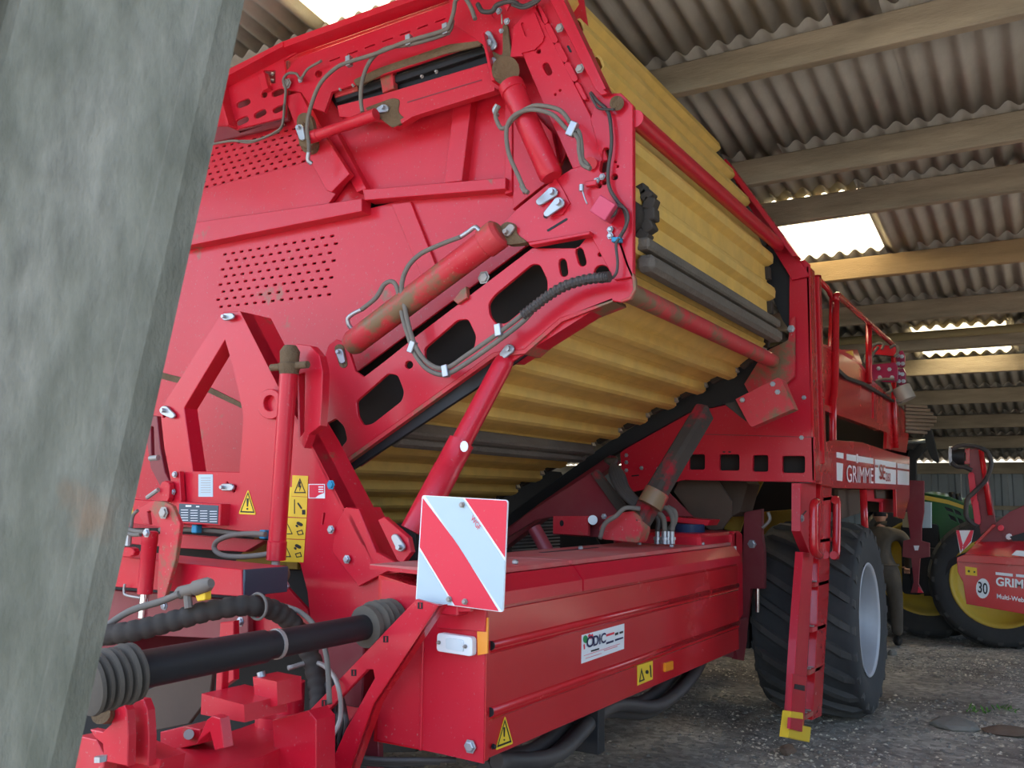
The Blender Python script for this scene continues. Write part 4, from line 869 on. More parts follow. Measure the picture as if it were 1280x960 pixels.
for k in range(5): hose([(770 - k * 3, 575, 5.3), (764 + k * 3, 590, 5.2), (772 + k * 3, 610, 5.15), (788 + k * 3, 628, 5.1), (806 + k * 2, 637, 5.1)], 5.2, .018, hosek)
hose([(750, 673, 4.9), (756, 655, 4.88), (770, 645, 4.88), (782, 635, 4.9), (800, 636, 4.95)], 4.9, .014, hosem)
for u, r in ((822, .02), (831, .026), (835.5, .02), (840, .018)):
    c_ = cyl('hose_fitting', P(u, 680, X=5.3), P(u, 664, X=5.3), r, steel, HV, 10, steps=[(0, r), (.3, r), (.32, r * 1.3), (.55, r * 1.3), (.57, r * .8), (1, r * .8)])
hose([(822, 664, 5.3), (823, 650, 5.3), (815, 640, 5.3), (806, 632, 5.3)], 5.3, .018, hosek); hose([(831, 664, 5.3), (829, 648, 5.3), (822, 640, 5.3)], 5.3, .018, hosem)
hose([(840, 664, 5.3), (841, 650, 5.3), (836, 638, 5.3), (828, 635, 5.3), (818, 645, 5.3)], 5.3, .016, hosem); hose([(836, 664, 5.35), (843, 652, 5.35), (843, 640, 5.35), (834, 634, 5.35)], 5.3, .018, hosem)
# chassis cross panel with square openings and column
XC = 6.25
cp = plate('cross_panel', [[(775, 566), (800, 548), (860, 516), (930, 500), (976, 488), (993, 470), (986, 420), (987, 332), (992, 327), (1006, 325), (1012, 330), (1014, 545), (1018, 546), (1018, 603), (855, 600), (787, 616), (777, 592)],
   rect(861, 568, 881, 587), rect(899, 568, 924, 588), rect(941, 569, 960, 589.5), rect(978, 570, 1006, 591)], 'X', XC, .03, red, HV, hrad=.015)
plate('panel_seam', [(868, 542), (1016, 546), (1016, 547), (868, 543)], 'X', XC - .002, .004, redk, cp)
for u, v in ((783, 569), (783, 578), (783, 588), (802, 585), (823, 586), (1002, 547), (996, 327), (1005, 497)): bolt(u, v, XC - .002, cp, .012)
plate('vent_slot', [slot(904, 565, 906, 565, .9), slot(911, 565, 913, 565, .9), slot(790, 595, 798, 594, .8)], 'X', XC - .002, .003, black, cp)
box('cross_shade_box', XC + .12, XC + .35, P(1016, 570, X=XC).y + .05, P(790, 570, X=XC).y, 1.82, 2.0, dark, HV)  # dark colour stands in for shade behind the square openings
plate('opening_shade_sheet', [(855, 560), (1012, 562), (1012, 598), (855, 596)], 'X', XC + .3, .02, dark, HV)  # second dark sheet, painted shade for the same openings
colY = P(1014, 500, X=XC).y
box('column', XC + .0, XC + .16, colY - .012, colY + .012, 1.78, P(1012, 332, X=XC).z, redc, HV)
box('column_channel', XC + .2, XC + .27, colY - .03, colY + .04, 1.9, P(1020, 345, X=XC + .2).z, redc, HV)
ctop = P(1000, 332, X=XC); 
bb = plate('motor_cover', [(919, 499), (972, 472), (977, 474), (993, 511), (940, 534), (936, 531)], 'X', 5.7, .1, redm, HV)
for u, v in ((966, 480), (972, 490), (928, 500)): bolt(u, v, 5.69, bb, .013)
plate('cover_hanger', [(905, 505), (925, 500), (938, 530), (930, 525)], 'X', 5.75, .04, mudred, HV)
plate('chute', [(842, 615), (849, 599), (897, 600), (915, 627), (914, 646), (902, 662), (888, 663), (865, 645)], 'X', 6.4, .02, brown, HV)
plate('chute_side', [(898, 600), (915, 627), (914, 646), (925, 640), (935, 605), (930, 598)], 'X', 6.6, .3, brown, HV)
plate('yellow_chute', [(915, 600), (955, 600), (930, 650), (925, 665), (905, 662)], 'X', 6.9, .02, oldyel, HV)
plate('far_gusset', [(835, 615), (866, 646), (820, 645), (815, 640)], 'X', 6.0, .02, redk, HV)
plate('red_tray', [(823, 645), (888, 650), (884, 657), (825, 651)], 'X', 5.9, .2, red, HV); cyl('blue_canister', P(862, 659, X=5.9) + V((0, 0, -.05)), P(862, 655, X=5.9), .1, bluek, HV, 16)
# rear box and its end post
zt = P(880, 667, Y=2.02).z
rb = box('rear_box', 5.55, 6.42, 2.0, 2.6, ZL, zt, red, HV, .02)
ep = plate('end_post', [(915, 668), (922, 664), (928, 668), (929, 768), (924, 775), (915, 772)], 'Y', 1.98, .06, redd, HV)
box('end_post_front', 6.18, 6.22, 1.98, 2.3, .8, zt, red, HV)
o = plate('white_reflector', rect(917.5, 683, 920.5, 716), 'Y', 1.972, .008, white, HV)
o = plate('instruction_sticker', rect(913, 720, 920.5, 738), 'Y', 1.972, .006, mat('blue sticker', (.03, .11, .3), .5), HV); plate('print', [rect(914, 721 + i * 3, 919.5, 722 + i * 3) for i in range(5)], 'Y', 1.969, .001, white, o)
plate('support_foot', [(901, 819), (915, 812), (925, 774), (935, 772), (934, 800), (930, 826), (922, 824), (918, 800), (917, 822)], 'Y', 2.0, .04, redk, HV)
plate('lift_leg', [(930, 640), (952, 636), (952, 668), (955, 690), (955, 736), (938, 736), (935, 760), (930, 800), (926, 770)], 'X', 6.75, .06, redk, HV); bolt(940, 680, 6.74, HV, .025)
cyl('piston_rod', P(947, 736, X=6.75), P(947, 765, X=6.75), .015, chrome, HV, 10)
box('axle_block', 7.2, 7.7, 2.2, 4.6, .5, .85, blk, HV); plate('yellow_panel', [(950, 640), (1000, 636), (1000, 740), (950, 760)], 'X', 8.1, .03, oldyel, HV)
hose([(953, 660, 6.7), (962, 650, 6.7), (960, 640, 6.7)], 6.7, .012, steeld)
plate('shade_backing', [(780, 596), (1000, 603), (1000, 720), (700, 720)], 'X', 8.6, .02, dark, HV)  # dark sheet standing in for shade below the cross panel

# ---- wheel
def wheel(parent, cx, y0, y1, R, Rr, nl, mt, mr, loc=V((0, 0, 0)), hub=None, lugdir=1, lugs=True, lugh=.035, sweepang=.62):
    yc = (y0 + y1) / 2; w = (y1 - y0) / 2; nS = 48
    pf = [(-w * .9, Rr), (-w * .99, Rr + (R - Rr) * .3), (-w, Rr + (R - Rr) * .6), (-w * .94, R * .94), (-w * .82, R - lugh * 1.0), (-w * .4, R - lugh * .7), (0, R - lugh * .6), (w * .4, R - lugh * .7), (w * .82, R - lugh), (w * .94, R * .94), (w, Rr + (R - Rr) * .6), (w * .99, Rr + (R - Rr) * .3), (w * .9, Rr)]
    vs = []; fs = []; n_ = len(pf)
    for k in range(nS):
        a = 2 * math.pi * k / nS
        for y, r in pf: vs.append((cx + r * math.cos(a), yc + y, R + r * math.sin(a)))
    for k in range(nS):
        for i in range(n_ - 1): a = k * n_ + i; b = ((k + 1) % nS) * n_ + i; fs.append((a, b, b + 1, a + 1))
    o = mk('tyre', vs, fs, mt, parent, True)
    # rim: dished disc
    pr_ = [(-w * .93, Rr + .012), (-w * .95, Rr + .004), (-w * .9, Rr - .02), (-w * .62, Rr * .92), (-w * .3, Rr * .86), (-w * .18, Rr * .6), (-w * .2, Rr * .34), (-w * .34, Rr * .3), (-w * .36, 0)]
    vs = []; fs = []; n_ = len(pr_)
    for k in range(nS):
        a = 2 * math.pi * k / nS
        for y, r in pr_: vs.append((cx + r * math.cos(a), yc + y, R + r * math.sin(a)))
    for k in range(nS):
        for i in range(n_ - 1): a = k * n_ + i; b = ((k + 1) % nS) * n_ + i; fs.append((a, b, b + 1, a + 1))
    rim = mk('wheel_rim', vs, fs, mr, o, True)
    for k in range(8):
        a = k * math.pi / 4; bm_ = boxmesh(-.018, .018, -.03, .0, -.018, .018, steeld, .005) if k == 0 else bm_
        link('wheel_nut', bm_, o, M.Translation((cx + Rr * .45 * math.cos(a), yc - w * .2, R + Rr * .45 * math.sin(a))))
    if lugs:
        vs = []; fs = []; ns = 9
        for s in range(ns):
            t = s / (ns - 1); y = -w * .99 + 2 * w * .99 * t; cv = abs(2 * t - 1)
            ph = lugdir * sweepang * (t - .5) - .12 * lugdir * (cv ** 2) * (1 if t > .5 else -1) * 0
            rb_ = R - lugh * (.75 + .9 * cv ** 4); rtp = R - .035 * cv ** 4 - (.03 if s in (0, ns - 1) else 0)
            for dr_, hw in ((rb_ - .02, .038), (rtp, .026)):
                for sg in (-1, 1):
                    a = ph + sg * hw / R; vs.append((dr_ * math.cos(a), y, dr_ * math.sin(a)))
        for s in range(ns - 1):
            a = s * 4; fs += [(a, a + 2, a + 6, a + 4), (a + 2, a + 3, a + 7, a + 6), (a + 3, a + 1, a + 5, a + 7), (a + 1, a, a + 4, a + 5)]
        fs += [(0, 1, 3, 2), (ns * 4 - 4, ns * 4 - 2, ns * 4 - 1, ns * 4 - 3)]
        lm = mesh(vs, fs, lugm)
        for k in range(nl):
            link('tread_lug', lm, o, M.Translation((cx, yc, R)) @ M.Rotation(2 * math.pi * k / nl, 4, 'Y'))
    return o
wheel(HV, 7.62, 1.36, 2.12, .745, .42, 22, tyrem, rimm, lugdir=-1, lugh=.055)
wheel(HV, 7.52, 4.5, 5.3, .745, .40, 24, tyrem, rimm, lugdir=-1)
# ---- right side body
YP = 1.46
def yplate(name, px, val, th, m, parent, **k): return plate(name, px, 'Y', val, th, m, parent, **k)
sp = yplate('platform_side_panel', [(1017, 557), (1045, 550), (1078, 553), (1120, 567), (1137, 571), (1137, 621), (1130, 649), (1121, 646), (1120, 612), (1045, 610), (1017, 603)], YP, .03, redc, HV)
for q in ([(1017.5, 559), (1022, 560), (1022, 568), (1017.5, 567)], [(1017.5, 574), (1022, 575), (1022, 599), (1017.5, 598)], [(1046, 565), (1054.5, 566.5), (1054.5, 573.5), (1046, 572)], [(1046, 578), (1054, 579.5), (1053, 601.5), (1046.5, 600.5)],
          [(1058.5, 567.5), (1070.5, 569.3), (1070.5, 577), (1058.5, 575)], [(1072.8, 570), (1091.5, 573), (1091.5, 580), (1072.8, 577.3)], [(1094, 574), (1120, 578), (1120, 605.5), (1094, 604)], [(1122, 579), (1136.5, 581), (1136.5, 606.5), (1122, 605.5)]):
    yplate('white_stripe', q, YP - .003, .002, white, sp)
yplate('red_stripe', [(1107, 583), (1136.5, 587), (1136.5, 589.5), (1107, 585.5)], YP - .006, .001, redc, sp); yplate('red_stripe', [(1094, 581), (1098, 581.6), (1098, 584.5), (1094, 584)], YP - .006, .001, redc, sp)
yplate('letter_dot', [(1071, 567.5), (1072.5, 567.7), (1072.5, 579), (1071, 578.5)], YP - .004, .002, white, sp)
T('lettering', 'GRIMME', 'Y', YP - .002, 1058, 602.8, 1091.5, 604.6, 22, white, sp, 0)
T('lettering', 'SE', 'Y', YP - .008, 1099.5, 599, 1106.5, 600, 19, redc, sp, .015); T('lettering', '260', 'Y', YP - .008, 1107.2, 601.5, 1113, 602.3, 11, redc, sp, .01)
bp_ = [(1022, 430), (1050, 441), (1073, 455), (1083, 466), (1090, 474), (1117, 500), (1133, 517), (1136, 545), (1133, 566), (1108, 561), (1109, 537), (1022, 502)]
rbp = yplate('picking_table_side', bp_, YP + .06, .03, redc, HV)
yplate('table_lower_rail', [(1022, 502), (1110, 533), (1110, 541), (1022, 510)], YP + .04, .06, redc, rbp)
yplate('stiffener', [(1092, 483), (1095, 485), (1095, 524), (1092, 523)], YP + .05, .02, redc, rbp)
yplate('table_rubber', [(1047, 458), (1060, 470), (1082, 478), (1118, 500), (1118, 503), (1080, 482), (1058, 474), (1046, 462)], YP + .03, .03, blk, rbp)
plate('shade_backing', [(1015, 490), (1107, 520), (1107, 640), (1015, 640)], 'X', 9.9, .03, dark, HV)  # dark sheet standing in for shade under the picking table
yplate('hopper_wall', [(1022, 428), (1050, 436), (1070, 447), (1092, 474), (1092, 490), (1022, 470)], YP + .2, .03, red, HV)
yplate('far_hopper_wall', [(1045, 437), (1072, 437), (1078, 455), (1046, 450)], YP + .4, .03, red, HV); yplate('yellow_label', [(1052, 441), (1066, 438), (1068, 450), (1055, 446)], YP + .39, .01, ysticker, HV)
yplate('inner_box', [(1083, 612), (1119, 613), (1119, 641), (1103, 640), (1103, 628), (1083, 626)], YP + .12, .03, redd, HV); yplate('inner_tray', [(1095, 612), (1119, 613), (1119, 624), (1096, 623)], YP + .1, .03, brown, HV)
yplate('inner_panel', [(1048, 612), (1080, 612), (1080, 640), (1048, 650)], YP + .14, .03, brown, HV)
tube('support_leg', [P(1079, 612, Y=YP + .02), P(1082, 686, Y=YP + .02)], .03, redc, HV, 10, sm=False); yplate('amber_lamp', rect(1081, 680, 1085.5, 688), YP - .02, .03, amber, HV)
# handrails
def rail(pts, Y, r=.022, name='handrail'):
    return tube(name, [P(p[0], p[1], Y=(p[2] if len(p) > 2 else Y)) for p in pts], r, redc, HV, 10, k=4)
tube('handrail', [P(u, v, Y=1.5) for u, v in ((1041, 590), (1041, 500), (1042.5, 495), (1044, 470), (1044.5, 400), (1045, 374))] , .028, redc, HV, 10, sm=False)
tube('handrail', [P(u, v, Y=1.5) for u, v in ((1044.5, 376), (1044.6, 370), (1047, 368.5), (1086, 404), (1115, 430), (1117, 434), (1117, 470), (1118, 520), (1120, 560))], .026, redc, HV, 10, sm=False)
tube('rail_post', [P(1086, 404, Y=1.5), P(1086, 479, Y=1.5)], .028, redc, HV, 10, sm=False)
tube('handrail', [P(u, v, Y=1.75) for u, v in ((1024, 350), (1035, 362), (1040, 372), (1039.5, 400), (1037, 456), (1024, 449))], .024, redc, HV, 10, sm=False)
tube('rail_post', [P(1022, 345, Y=1.62), P(1022, 452, Y=1.62)], .03, redc, HV, 10, sm=False)
tube('rail_post', [P(1018.5, 352, Y=1.55), P(1019.5, 600, Y=1.5)], .03, redc, HV, 10, sm=False)
# hydraulic plates at the rear
XR = 9.9
for (u0, v0, u1, v1, X_) in ((1088, 453, 1122, 478, 9.6), (1119, 438, 1131, 460, 9.7), (1119, 460, 1132, 482, 9.7)):
    o = plate('hydraulic_plate', [(u0, v0 + 3), (u1 - 3, v0), (u1, v0 + 6), (u1, v1 - 3), (u1 - 5, v1), (u0 + 3, v1 - 2)], 'X', X_, .05, mat('plum red paint', (.3, .01, .06), .35, coat=.3), HV)
    for s, t in ((.3, .3), (.7, .35), (.35, .75), (.8, .75)): bolt(u0 + (u1 - u0) * s, v0 + (v1 - v0) * t, X_ - .005, o, .016)
for q in ([(1080, 455), (1084, 440), (1095, 430), (1104, 430), (1102, 437)], [(1090, 455), (1090, 445), (1098, 433)], [(1112, 435), (1120, 431), (1122, 440), (1118, 446)], [(1095, 476), (1105, 474), (1118, 474)], [(1108, 492), (1114, 488), (1112, 480)], [(1120, 500), (1126, 502), (1125, 496)]):
    tube('hydraulic_hose', [P(u, v, X=9.55) for u, v in q], .014, hosem, HV, 8)
bar('cross_bar', P(1092, 437, X=9.6), P(1121, 440, X=9.6), .1, .1, redc, HV)
cyl('grey_motor', P(1126, 484, X=9.6), P(1134, 500, X=9.6), .09, steeld, HV, 12)
# wooden slatted roller behind the rear
for k in range(8):
    a = P(1131, 507 + k * 4.6, X=10.4); bar('web_slat', a, a + V((.1, -.2 - .03 * (3.5 - abs(k - 3.5)), -.015)), .05, .032, mat('brown web', (.13, .09, .05), .8, dust=.4), HV)
plate('rear_sign_post', [(1129, 600), (1155, 601), (1155, 640), (1152, 660), (1152, 676), (1162, 679), (1162, 696), (1150, 698), (1148, 730), (1154, 741), (1138, 741), (1142, 728), (1139, 698), (1128, 696), (1129, 676), (1138, 674)], 'X', 11.0, .04, redk, HV)
o = plate('white_emblem', [(1142, 682), (1149, 682), (1147.5, 688), (1143.5, 688)], 'X', 10.99, .01, white, HV); plate('red_reflector', [(1148, 733), (1154, 741), (1147, 741)], 'X', 10.98, .01, redfilm, HV)
plate('white_box', [(1153, 627), (1164, 628), (1164, 660), (1153, 660)], 'X', 11.5, .06, blue_white, HV); plate('cream_board', [(1128, 640), (1140, 640), (1140, 660), (1128, 659)], 'X', 11.2, .03, mat('cream board', (.35, .32, .2), .7), HV)
# ---- ladder
YLd = 1.5
def ystrip(name, a, b, w0, w1, th, m, parent): return yplate(name, [(a[0] - w0, a[1]), (a[0] + w0, a[1]), (b[0] + w1, b[1]), (b[0] - w1, b[1])], YLd, th, m, parent)
lad = empty('ladder', P(1010, 905, Y=YLd), HV)
yplate('upper_bracket', [(1001, 604), (1020, 604), (1020, 690), (1016, 700), (1008, 682), (1001, 664)], YLd + .02, .06, redd, lad)
yplate('hinge_plate', [(1024, 563), (1043, 565), (1043, 590), (1024, 590)], YLd - .05, .05, redc, lad)
def stile(pts, w, nm='stile'):
    l = [P(u, v, Y=YLd) for u, v in pts]; return prism(nm, [l[0], l[0] + V((w, 0, 0)), l[1] + V((w, 0, 0)), l[1]], (0, .09, 0), red, lad)
yplate('stile', [(1004, 690), (1017, 692), (1005, 908), (990, 903), (996, 800)], YLd, .05, red, lad)
yplate('stile', [(1026, 604), (1040, 602), (1036, 740), (1027, 895), (1016, 900), (1022, 780)], YLd, .05, redc, lad)
for (a, b) in (((1024, 625), (1042, 622)), ((1020, 677), (1040, 674)), ((1013, 733), (1036, 727)), ((1010, 790), (1032, 782)), ((1006, 844), (1028, 834)), ((1001, 900), (1024, 888))):
    A_ = P(*a, Y=YLd); B_ = P(*b, Y=YLd); o = bar('rung', A_.lerp(B_, .25) + V((0, .04, 0)), B_ + V((0, .04, 0)), .08, .03, redm, lad)
    for s in (.42, .62, .82): c_ = A_.lerp(B_, s); link('grip_dimple', boxmesh(-.014, .014, -.02, .02, 0, .008, steeld, .002), o, M.Translation(c_ + V((0, .03, .015))))
yplate('stile_shoe', [(991, 842), (1009, 846), (1005, 908), (989, 902)], YLd - .02, .03, red, lad); yplate('slot', [(994, 855), (1006, 857), (1006, 864), (993, 861)], YLd - .023, .004, black, lad)
o = yplate('foot_pad', [(989, 889), (1004, 891), (1004, 907), (1014, 909), (1012, 928), (985, 922)], YLd - .035, .05, ysticker, lad); o['label'] = 'yellow foot pad'
yplate('pad_cover', [(989, 897), (1004, 899), (1003, 915), (988, 911)], YLd - .05, .02, red, lad)
tube('grab_handle', [P(u, v, Y=YLd - .06) for u, v in ((1021, 628), (1018, 630), (1017, 640), (1017, 680), (1019, 690), (1024, 694))], .03, redc, lad, 10, k=4)
tube('grab_handle', [P(u, v, Y=YLd - .03) for u, v in ((1044, 625), (1046, 630), (1045, 690), (1042, 694))], .03, redc, lad, 10, k=4)
bolt(1002, 648, YLd + .015, HV, .02, ax='Y'); yplate('slot', [(1002, 644), (1008, 638), (1008.6, 639), (1003, 645.5)], YLd + .017, .003, black, HV)

# ================================================================ second implement, tractor, person
IM = empty('red_implement', P(1240, 812, Z=0)); tag(IM, 'red front implement with white lettering and a 30 speed sign before the tractor', 'implement')
XI = 9.6
im = plate('front_body', [(1196, 700), (1204, 697), (1420, 715), (1420, 792), (1208, 755), (1204, 728), (1197, 715)], 'X', XI, .5, redc, IM)
plate('body_ledge', [(1196, 697), (1206, 693), (1420, 706), (1420, 716), (1196, 702)], 'X', XI - .06, .1, redc, IM)
prism('hopper_front', [P(1206, 693, X=XI), P(1300, 700, X=XI), P(1300, 677, X=XI + .6), P(1222, 677, X=XI + .6)], (0.02, 0, -.04), redd, IM)
plate('hopper_side', [(1220, 678), (1243, 655), (1262, 640), (1300, 622), (1300, 680)], 'X', XI + .6, .05, redk, IM)
plate('hopper_edge', [(1217, 680), (1241, 655), (1245, 657), (1222, 680)], 'X', XI + .55, .06, redc, IM)
plate('mast', [(1208, 562), (1226, 560), (1231, 575), (1245, 657), (1226, 668), (1216, 610)], 'X', XI + .7, .1, redk, IM)
tube('mast_pipe', [P(1226, 562, X=XI + .6), P(1238, 644, X=XI + .6)], .025, redc, IM, 8, sm=False)
plate('marker_board', slot(1214, 594, 1218, 630, 4), 'X', XI + .62, .02, redfilm, IM); plate('marker_board', slot(1219, 628, 1222, 652, 4), 'X', XI + .6, .02, redfilm, IM)
cyl('work_lamp', P(1188, 570, X=XI + .7), P(1206, 571, X=XI + .7), .09, blk, IM, 14); cyl('lamp_glass', P(1187, 570, X=XI + .7), P(1191, 570, X=XI + .7), .1, lens, IM, 14)
plate('lamp_bracket', [(1202, 562), (1212, 560), (1212, 580), (1202, 580), (1200, 577), (1207, 576), (1207, 566)], 'X', XI + .68, .06, redc, IM)
for q in ([(1189, 578), (1196, 583), (1206, 584), (1215, 588)], [(1190, 562), (1200, 557), (1220, 558), (1234, 565), (1239, 580), (1232, 600), (1218, 615), (1209, 625), (1208, 645), (1215, 654), (1221, 658)]):
    tube('cable', [P(u, v, X=XI + .5) for u, v in q], .022, hosek, IM, 8)
plate('hazard_board', [(1195, 663), (1217, 663), (1214, 678), (1200, 692)], 'X', XI + .3, .02, white, IM); plate('red_stripe', [[(1195, 663), (1199, 663), (1204, 683), (1201, 690)], [(1213, 663), (1217, 663), (1214, 676), (1204, 688), (1203, 683)]], 'X', XI + .298, .003, redfilm, IM)
for q in ((1246, 655, 1256, 665), (1258, 668, 1264, 674)): plate('shackle', circ((q[0] + q[2]) / 2, (q[1] + q[3]) / 2, 4, 8), 'X', XI + .5, .08, redfilm if q[0] < 1250 else white, IM)
plate('black_lever', [(1262, 671), (1285, 664), (1285, 676), (1266, 676)], 'X', XI + .3, .05, blk, IM); plate('chain_cover', [(1256, 655), (1275, 650), (1285, 655), (1285, 665), (1260, 664)], 'X', XI + .7, .05, steeld, IM)
o = plate('safety_sticker', [(1206.5, 708), (1221, 710), (1221.5, 720), (1207, 718.5)], 'X', XI - .003, .003, ysticker, IM); plate('pictogram', [circ(1211, 714, 1.6, 8), circ(1218, 715, 1.3, 8)], 'X', XI - .005, .001, black, o)
o = plate('speed_sign', circ(1228.5, 735.5, 8.5, 20, 12.5), 'X', XI - .003, .003, white, IM); T('lettering', '30', 'X', XI - .006, 1222.5, 740.5, 1234.5, 743.5, 14, black, o, .015)
T('lettering', 'GRIMME', 'X', XI - .004, 1245, 732, 1299, 738, 11, white, IM, .03); T('lettering', 'Multi-Web', 'X', XI - .004, 1246, 748, 1280, 753, 6, white, IM, .02)
plate('white_bar', [[(1244.5, 715), (1266, 717.3), (1266, 720.8), (1244.5, 718.5)], [(1270, 717.6), (1300, 720.5), (1300, 724), (1270, 721)]], 'X', XI - .003, .002, white, IM)
plate('white_panel', [(1264, 694), (1270, 688), (1300, 690), (1300, 698)], 'X', XI - .08, .02, white, IM)
for Y_ in (-.75, -.35): box('support_leg', XI + .1, XI + .2, Y_ - .04, Y_ + .04, -.02, .75, redk, IM)

TR = empty('tractor', P(1215, 800, Z=0)); tag(TR, 'green tractor with yellow wheel rims behind the red implement', 'tractor')
def tp(u, v, X): return P(u, v, X=X)
plate('bonnet_side', [[(1155, 616), (1185, 622), (1212, 632), (1222, 645), (1225, 700), (1210, 715), (1155, 700)], [(1180, 633), (1190, 636), (1192, 641), (1183, 638)], [(1192, 636), (1200, 640), (1202, 645), (1194, 642)], [(1185, 643), (1193, 646), (1196, 653), (1188, 649)], [(1196, 647), (1203, 650), (1207, 657), (1199, 654)], [(1203, 641), (1208, 644), (1210, 649), (1206, 647)]], 'X', 12.4, .05, green, TR)
plate('bonnet_core', [(1158, 622), (1215, 640), (1222, 700), (1160, 700)], 'X', 12.48, .4, black, TR)
prism('bonnet_top', [tp(1155, 616, 12.4), tp(1185, 621, 12.4), tp(1212, 631, 12.4), tp(1212, 634, 12.4), tp(1155, 620, 12.4)], (.9, 0, .03), green, TR)
plate('yellow_stripe', [(1155, 619), (1185, 625), (1208, 633), (1208, 637.5), (1185, 630), (1155, 624.5)], 'X', 12.39, .01, tyel, TR)
plate('cab_pillar', [(1134, 570), (1138, 556), (1158, 545), (1158, 560), (1145, 575), (1145, 640), (1132, 640)], 'X', 13.4, .1, blk, TR)
plate('cab_glass', [(1100, 500), (1142, 560), (1140, 660), (1080, 660)], 'X', 13.6, .05, glass, TR); plate('cab_roof', [(1095, 546), (1138, 548), (1150, 553), (1140, 562), (1095, 560)], 'X', 13.3, .9, blk, TR)
mi = plate('wing_mirror', [(1155, 534), (1164, 534), (1170, 560), (1174, 576), (1172, 579), (1165, 575), (1157, 556)], 'X', 12.6, .06, blk, TR, rad=.05); tube('mirror_arm', [tp(1134, 553, 12.7), tp(1158, 551, 12.7)], .025, steel, TR, 8, sm=False)
box('tractor_chassis', 12.2, 15, P(1200, 720, X=12.6).y - .1, P(1200, 720, X=12.6).y + .5, .55, 1.1, blk, TR)
tube('exhaust_stub', [tp(1190, 615, 12.6), tp(1192, 630, 12.6)], .04, blk, TR, 8, sm=False); tube('exhaust_stub', [tp(1197, 617, 12.6), tp(1200, 630, 12.6)], .03, blk, TR, 8, sm=False)
def cross_wheel(u, v, R_, Rr_, half, nl):
    o = wheel(TR, 0, -half, half, R_, Rr_, nl, tyrem, tyel, lugdir=-1, lugh=.05); c = P(u, v, Z=0)
    o.matrix_basis = M.Translation((c.x + half, c.y, -.02)) @ M.Rotation(-math.pi / 2, 4, 'Z'); return o
cross_wheel(1252, 812, .76, .5, .24, 20); cross_wheel(1160, 798, .88, .58, .26, 20)
plate('rim_cover_plate', [(1126, 655), (1172, 655), (1176, 700), (1168, 735), (1150, 744), (1128, 742)], 'X', P(1160, 798, Z=0).x - .12, .1, blk, TR, rad=.05)  # black plate added to keep the rear rim's upper part dark
plate('mudguard', [(1166, 738), (1170, 720), (1184, 702), (1202, 692), (1222, 688), (1222, 694), (1206, 698), (1190, 708), (1180, 722), (1177, 740)], 'X', P(1250, 812, Z=0).x + .02, .42, blk, TR)
plate('bonnet_lower', [(1155, 695), (1212, 705), (1225, 700), (1225, 745), (1155, 745)], 'X', 12.5, .3, blk, TR)

# person seen from behind, coverall
def skin(name, joints, edges, m, parent, sub=2, root=0):
    me = bpy.data.meshes.new('s'); me.from_pydata([tuple(j[:3]) for j in joints], edges, []); me.update()
    o = bpy.data.objects.new('s', me); COL.objects.link(o)
    md = o.modifiers.new('skin', 'SKIN'); md.use_smooth_shade = True
    for i, j in enumerate(joints):
        sv = me.skin_vertices[0].data[i]; sv.radius = (j[3], j[4] if len(j) > 4 else j[3]); sv.use_root = i == root
    ms = o.modifiers.new('sub', 'SUBSURF'); ms.levels = sub
    dg = bpy.context.evaluated_depsgraph_get(); m2 = bpy.data.meshes.new_from_object(o.evaluated_get(dg)); bpy.data.objects.remove(o)
    m2.materials.clear(); m2.materials.append(m); m2.polygons.foreach_set('use_smooth', [True] * len(m2.polygons))
    return m2
pp = V((11.3, 1.95, 0)); pp = P(1106, 806, Z=0); 
PE = empty('person', pp); tag(PE, 'person in a dark olive brown coverall standing with back turned beside the harvester wheel', 'person')
cloth = mat('olive brown coverall', (.085, .068, .05), .9, var=.4, vscale=8, bump=.5, bscale=12); skinm = mat('skin', (.5, .25, .16), .6); hairm = mat('dark cap', (.012, .012, .015), .8)
a = math.atan2(pp.y, pp.x); fwd = V((math.cos(a), math.sin(a), 0)); sd = V((math.sin(a), -math.cos(a), 0))   # facing away, sd to picture right
def J(s, f, z, r, r2=None):
    s *= 1.3; r *= 1.18; q = sd * s + fwd * f + V((0, 0, z)); return (q.x, q.y, q.z, r, r2 or r)
jt = [J(0, 0, .95, .17, .13), J(0, .0, 1.12, .165, .12), J(0, .02, 1.3, .2, .13), J(0, .02, 1.42, .13, .1), J(0, .03, 1.5, .062), J(0, .05, 1.58, .07),
      J(.2, .02, 1.4, .075), J(.27, .06, 1.15, .062), J(.24, .22, .98, .05), J(-.2, .02, 1.4, .075), J(-.27, .06, 1.15, .062), J(-.22, .24, 1.0, .05),
      J(.1, 0, .86, .105), J(.12, -.01, .5, .075), J(.12, -.04, .12, .06), J(-.1, 0, .86, .105), J(-.12, .06, .5, .075), J(-.13, .04, .12, .06)]
ed_ = [(0, 1), (1, 2), (2, 3), (3, 4), (4, 5), (3, 6), (6, 7), (7, 8), (3, 9), (9, 10), (10, 11), (0, 12), (12, 13), (13, 14), (0, 15), (15, 16), (16, 17)]
bmsh = skin('body', jt, ed_, cloth, PE); link('body', bmsh, PE, M.Translation(pp))
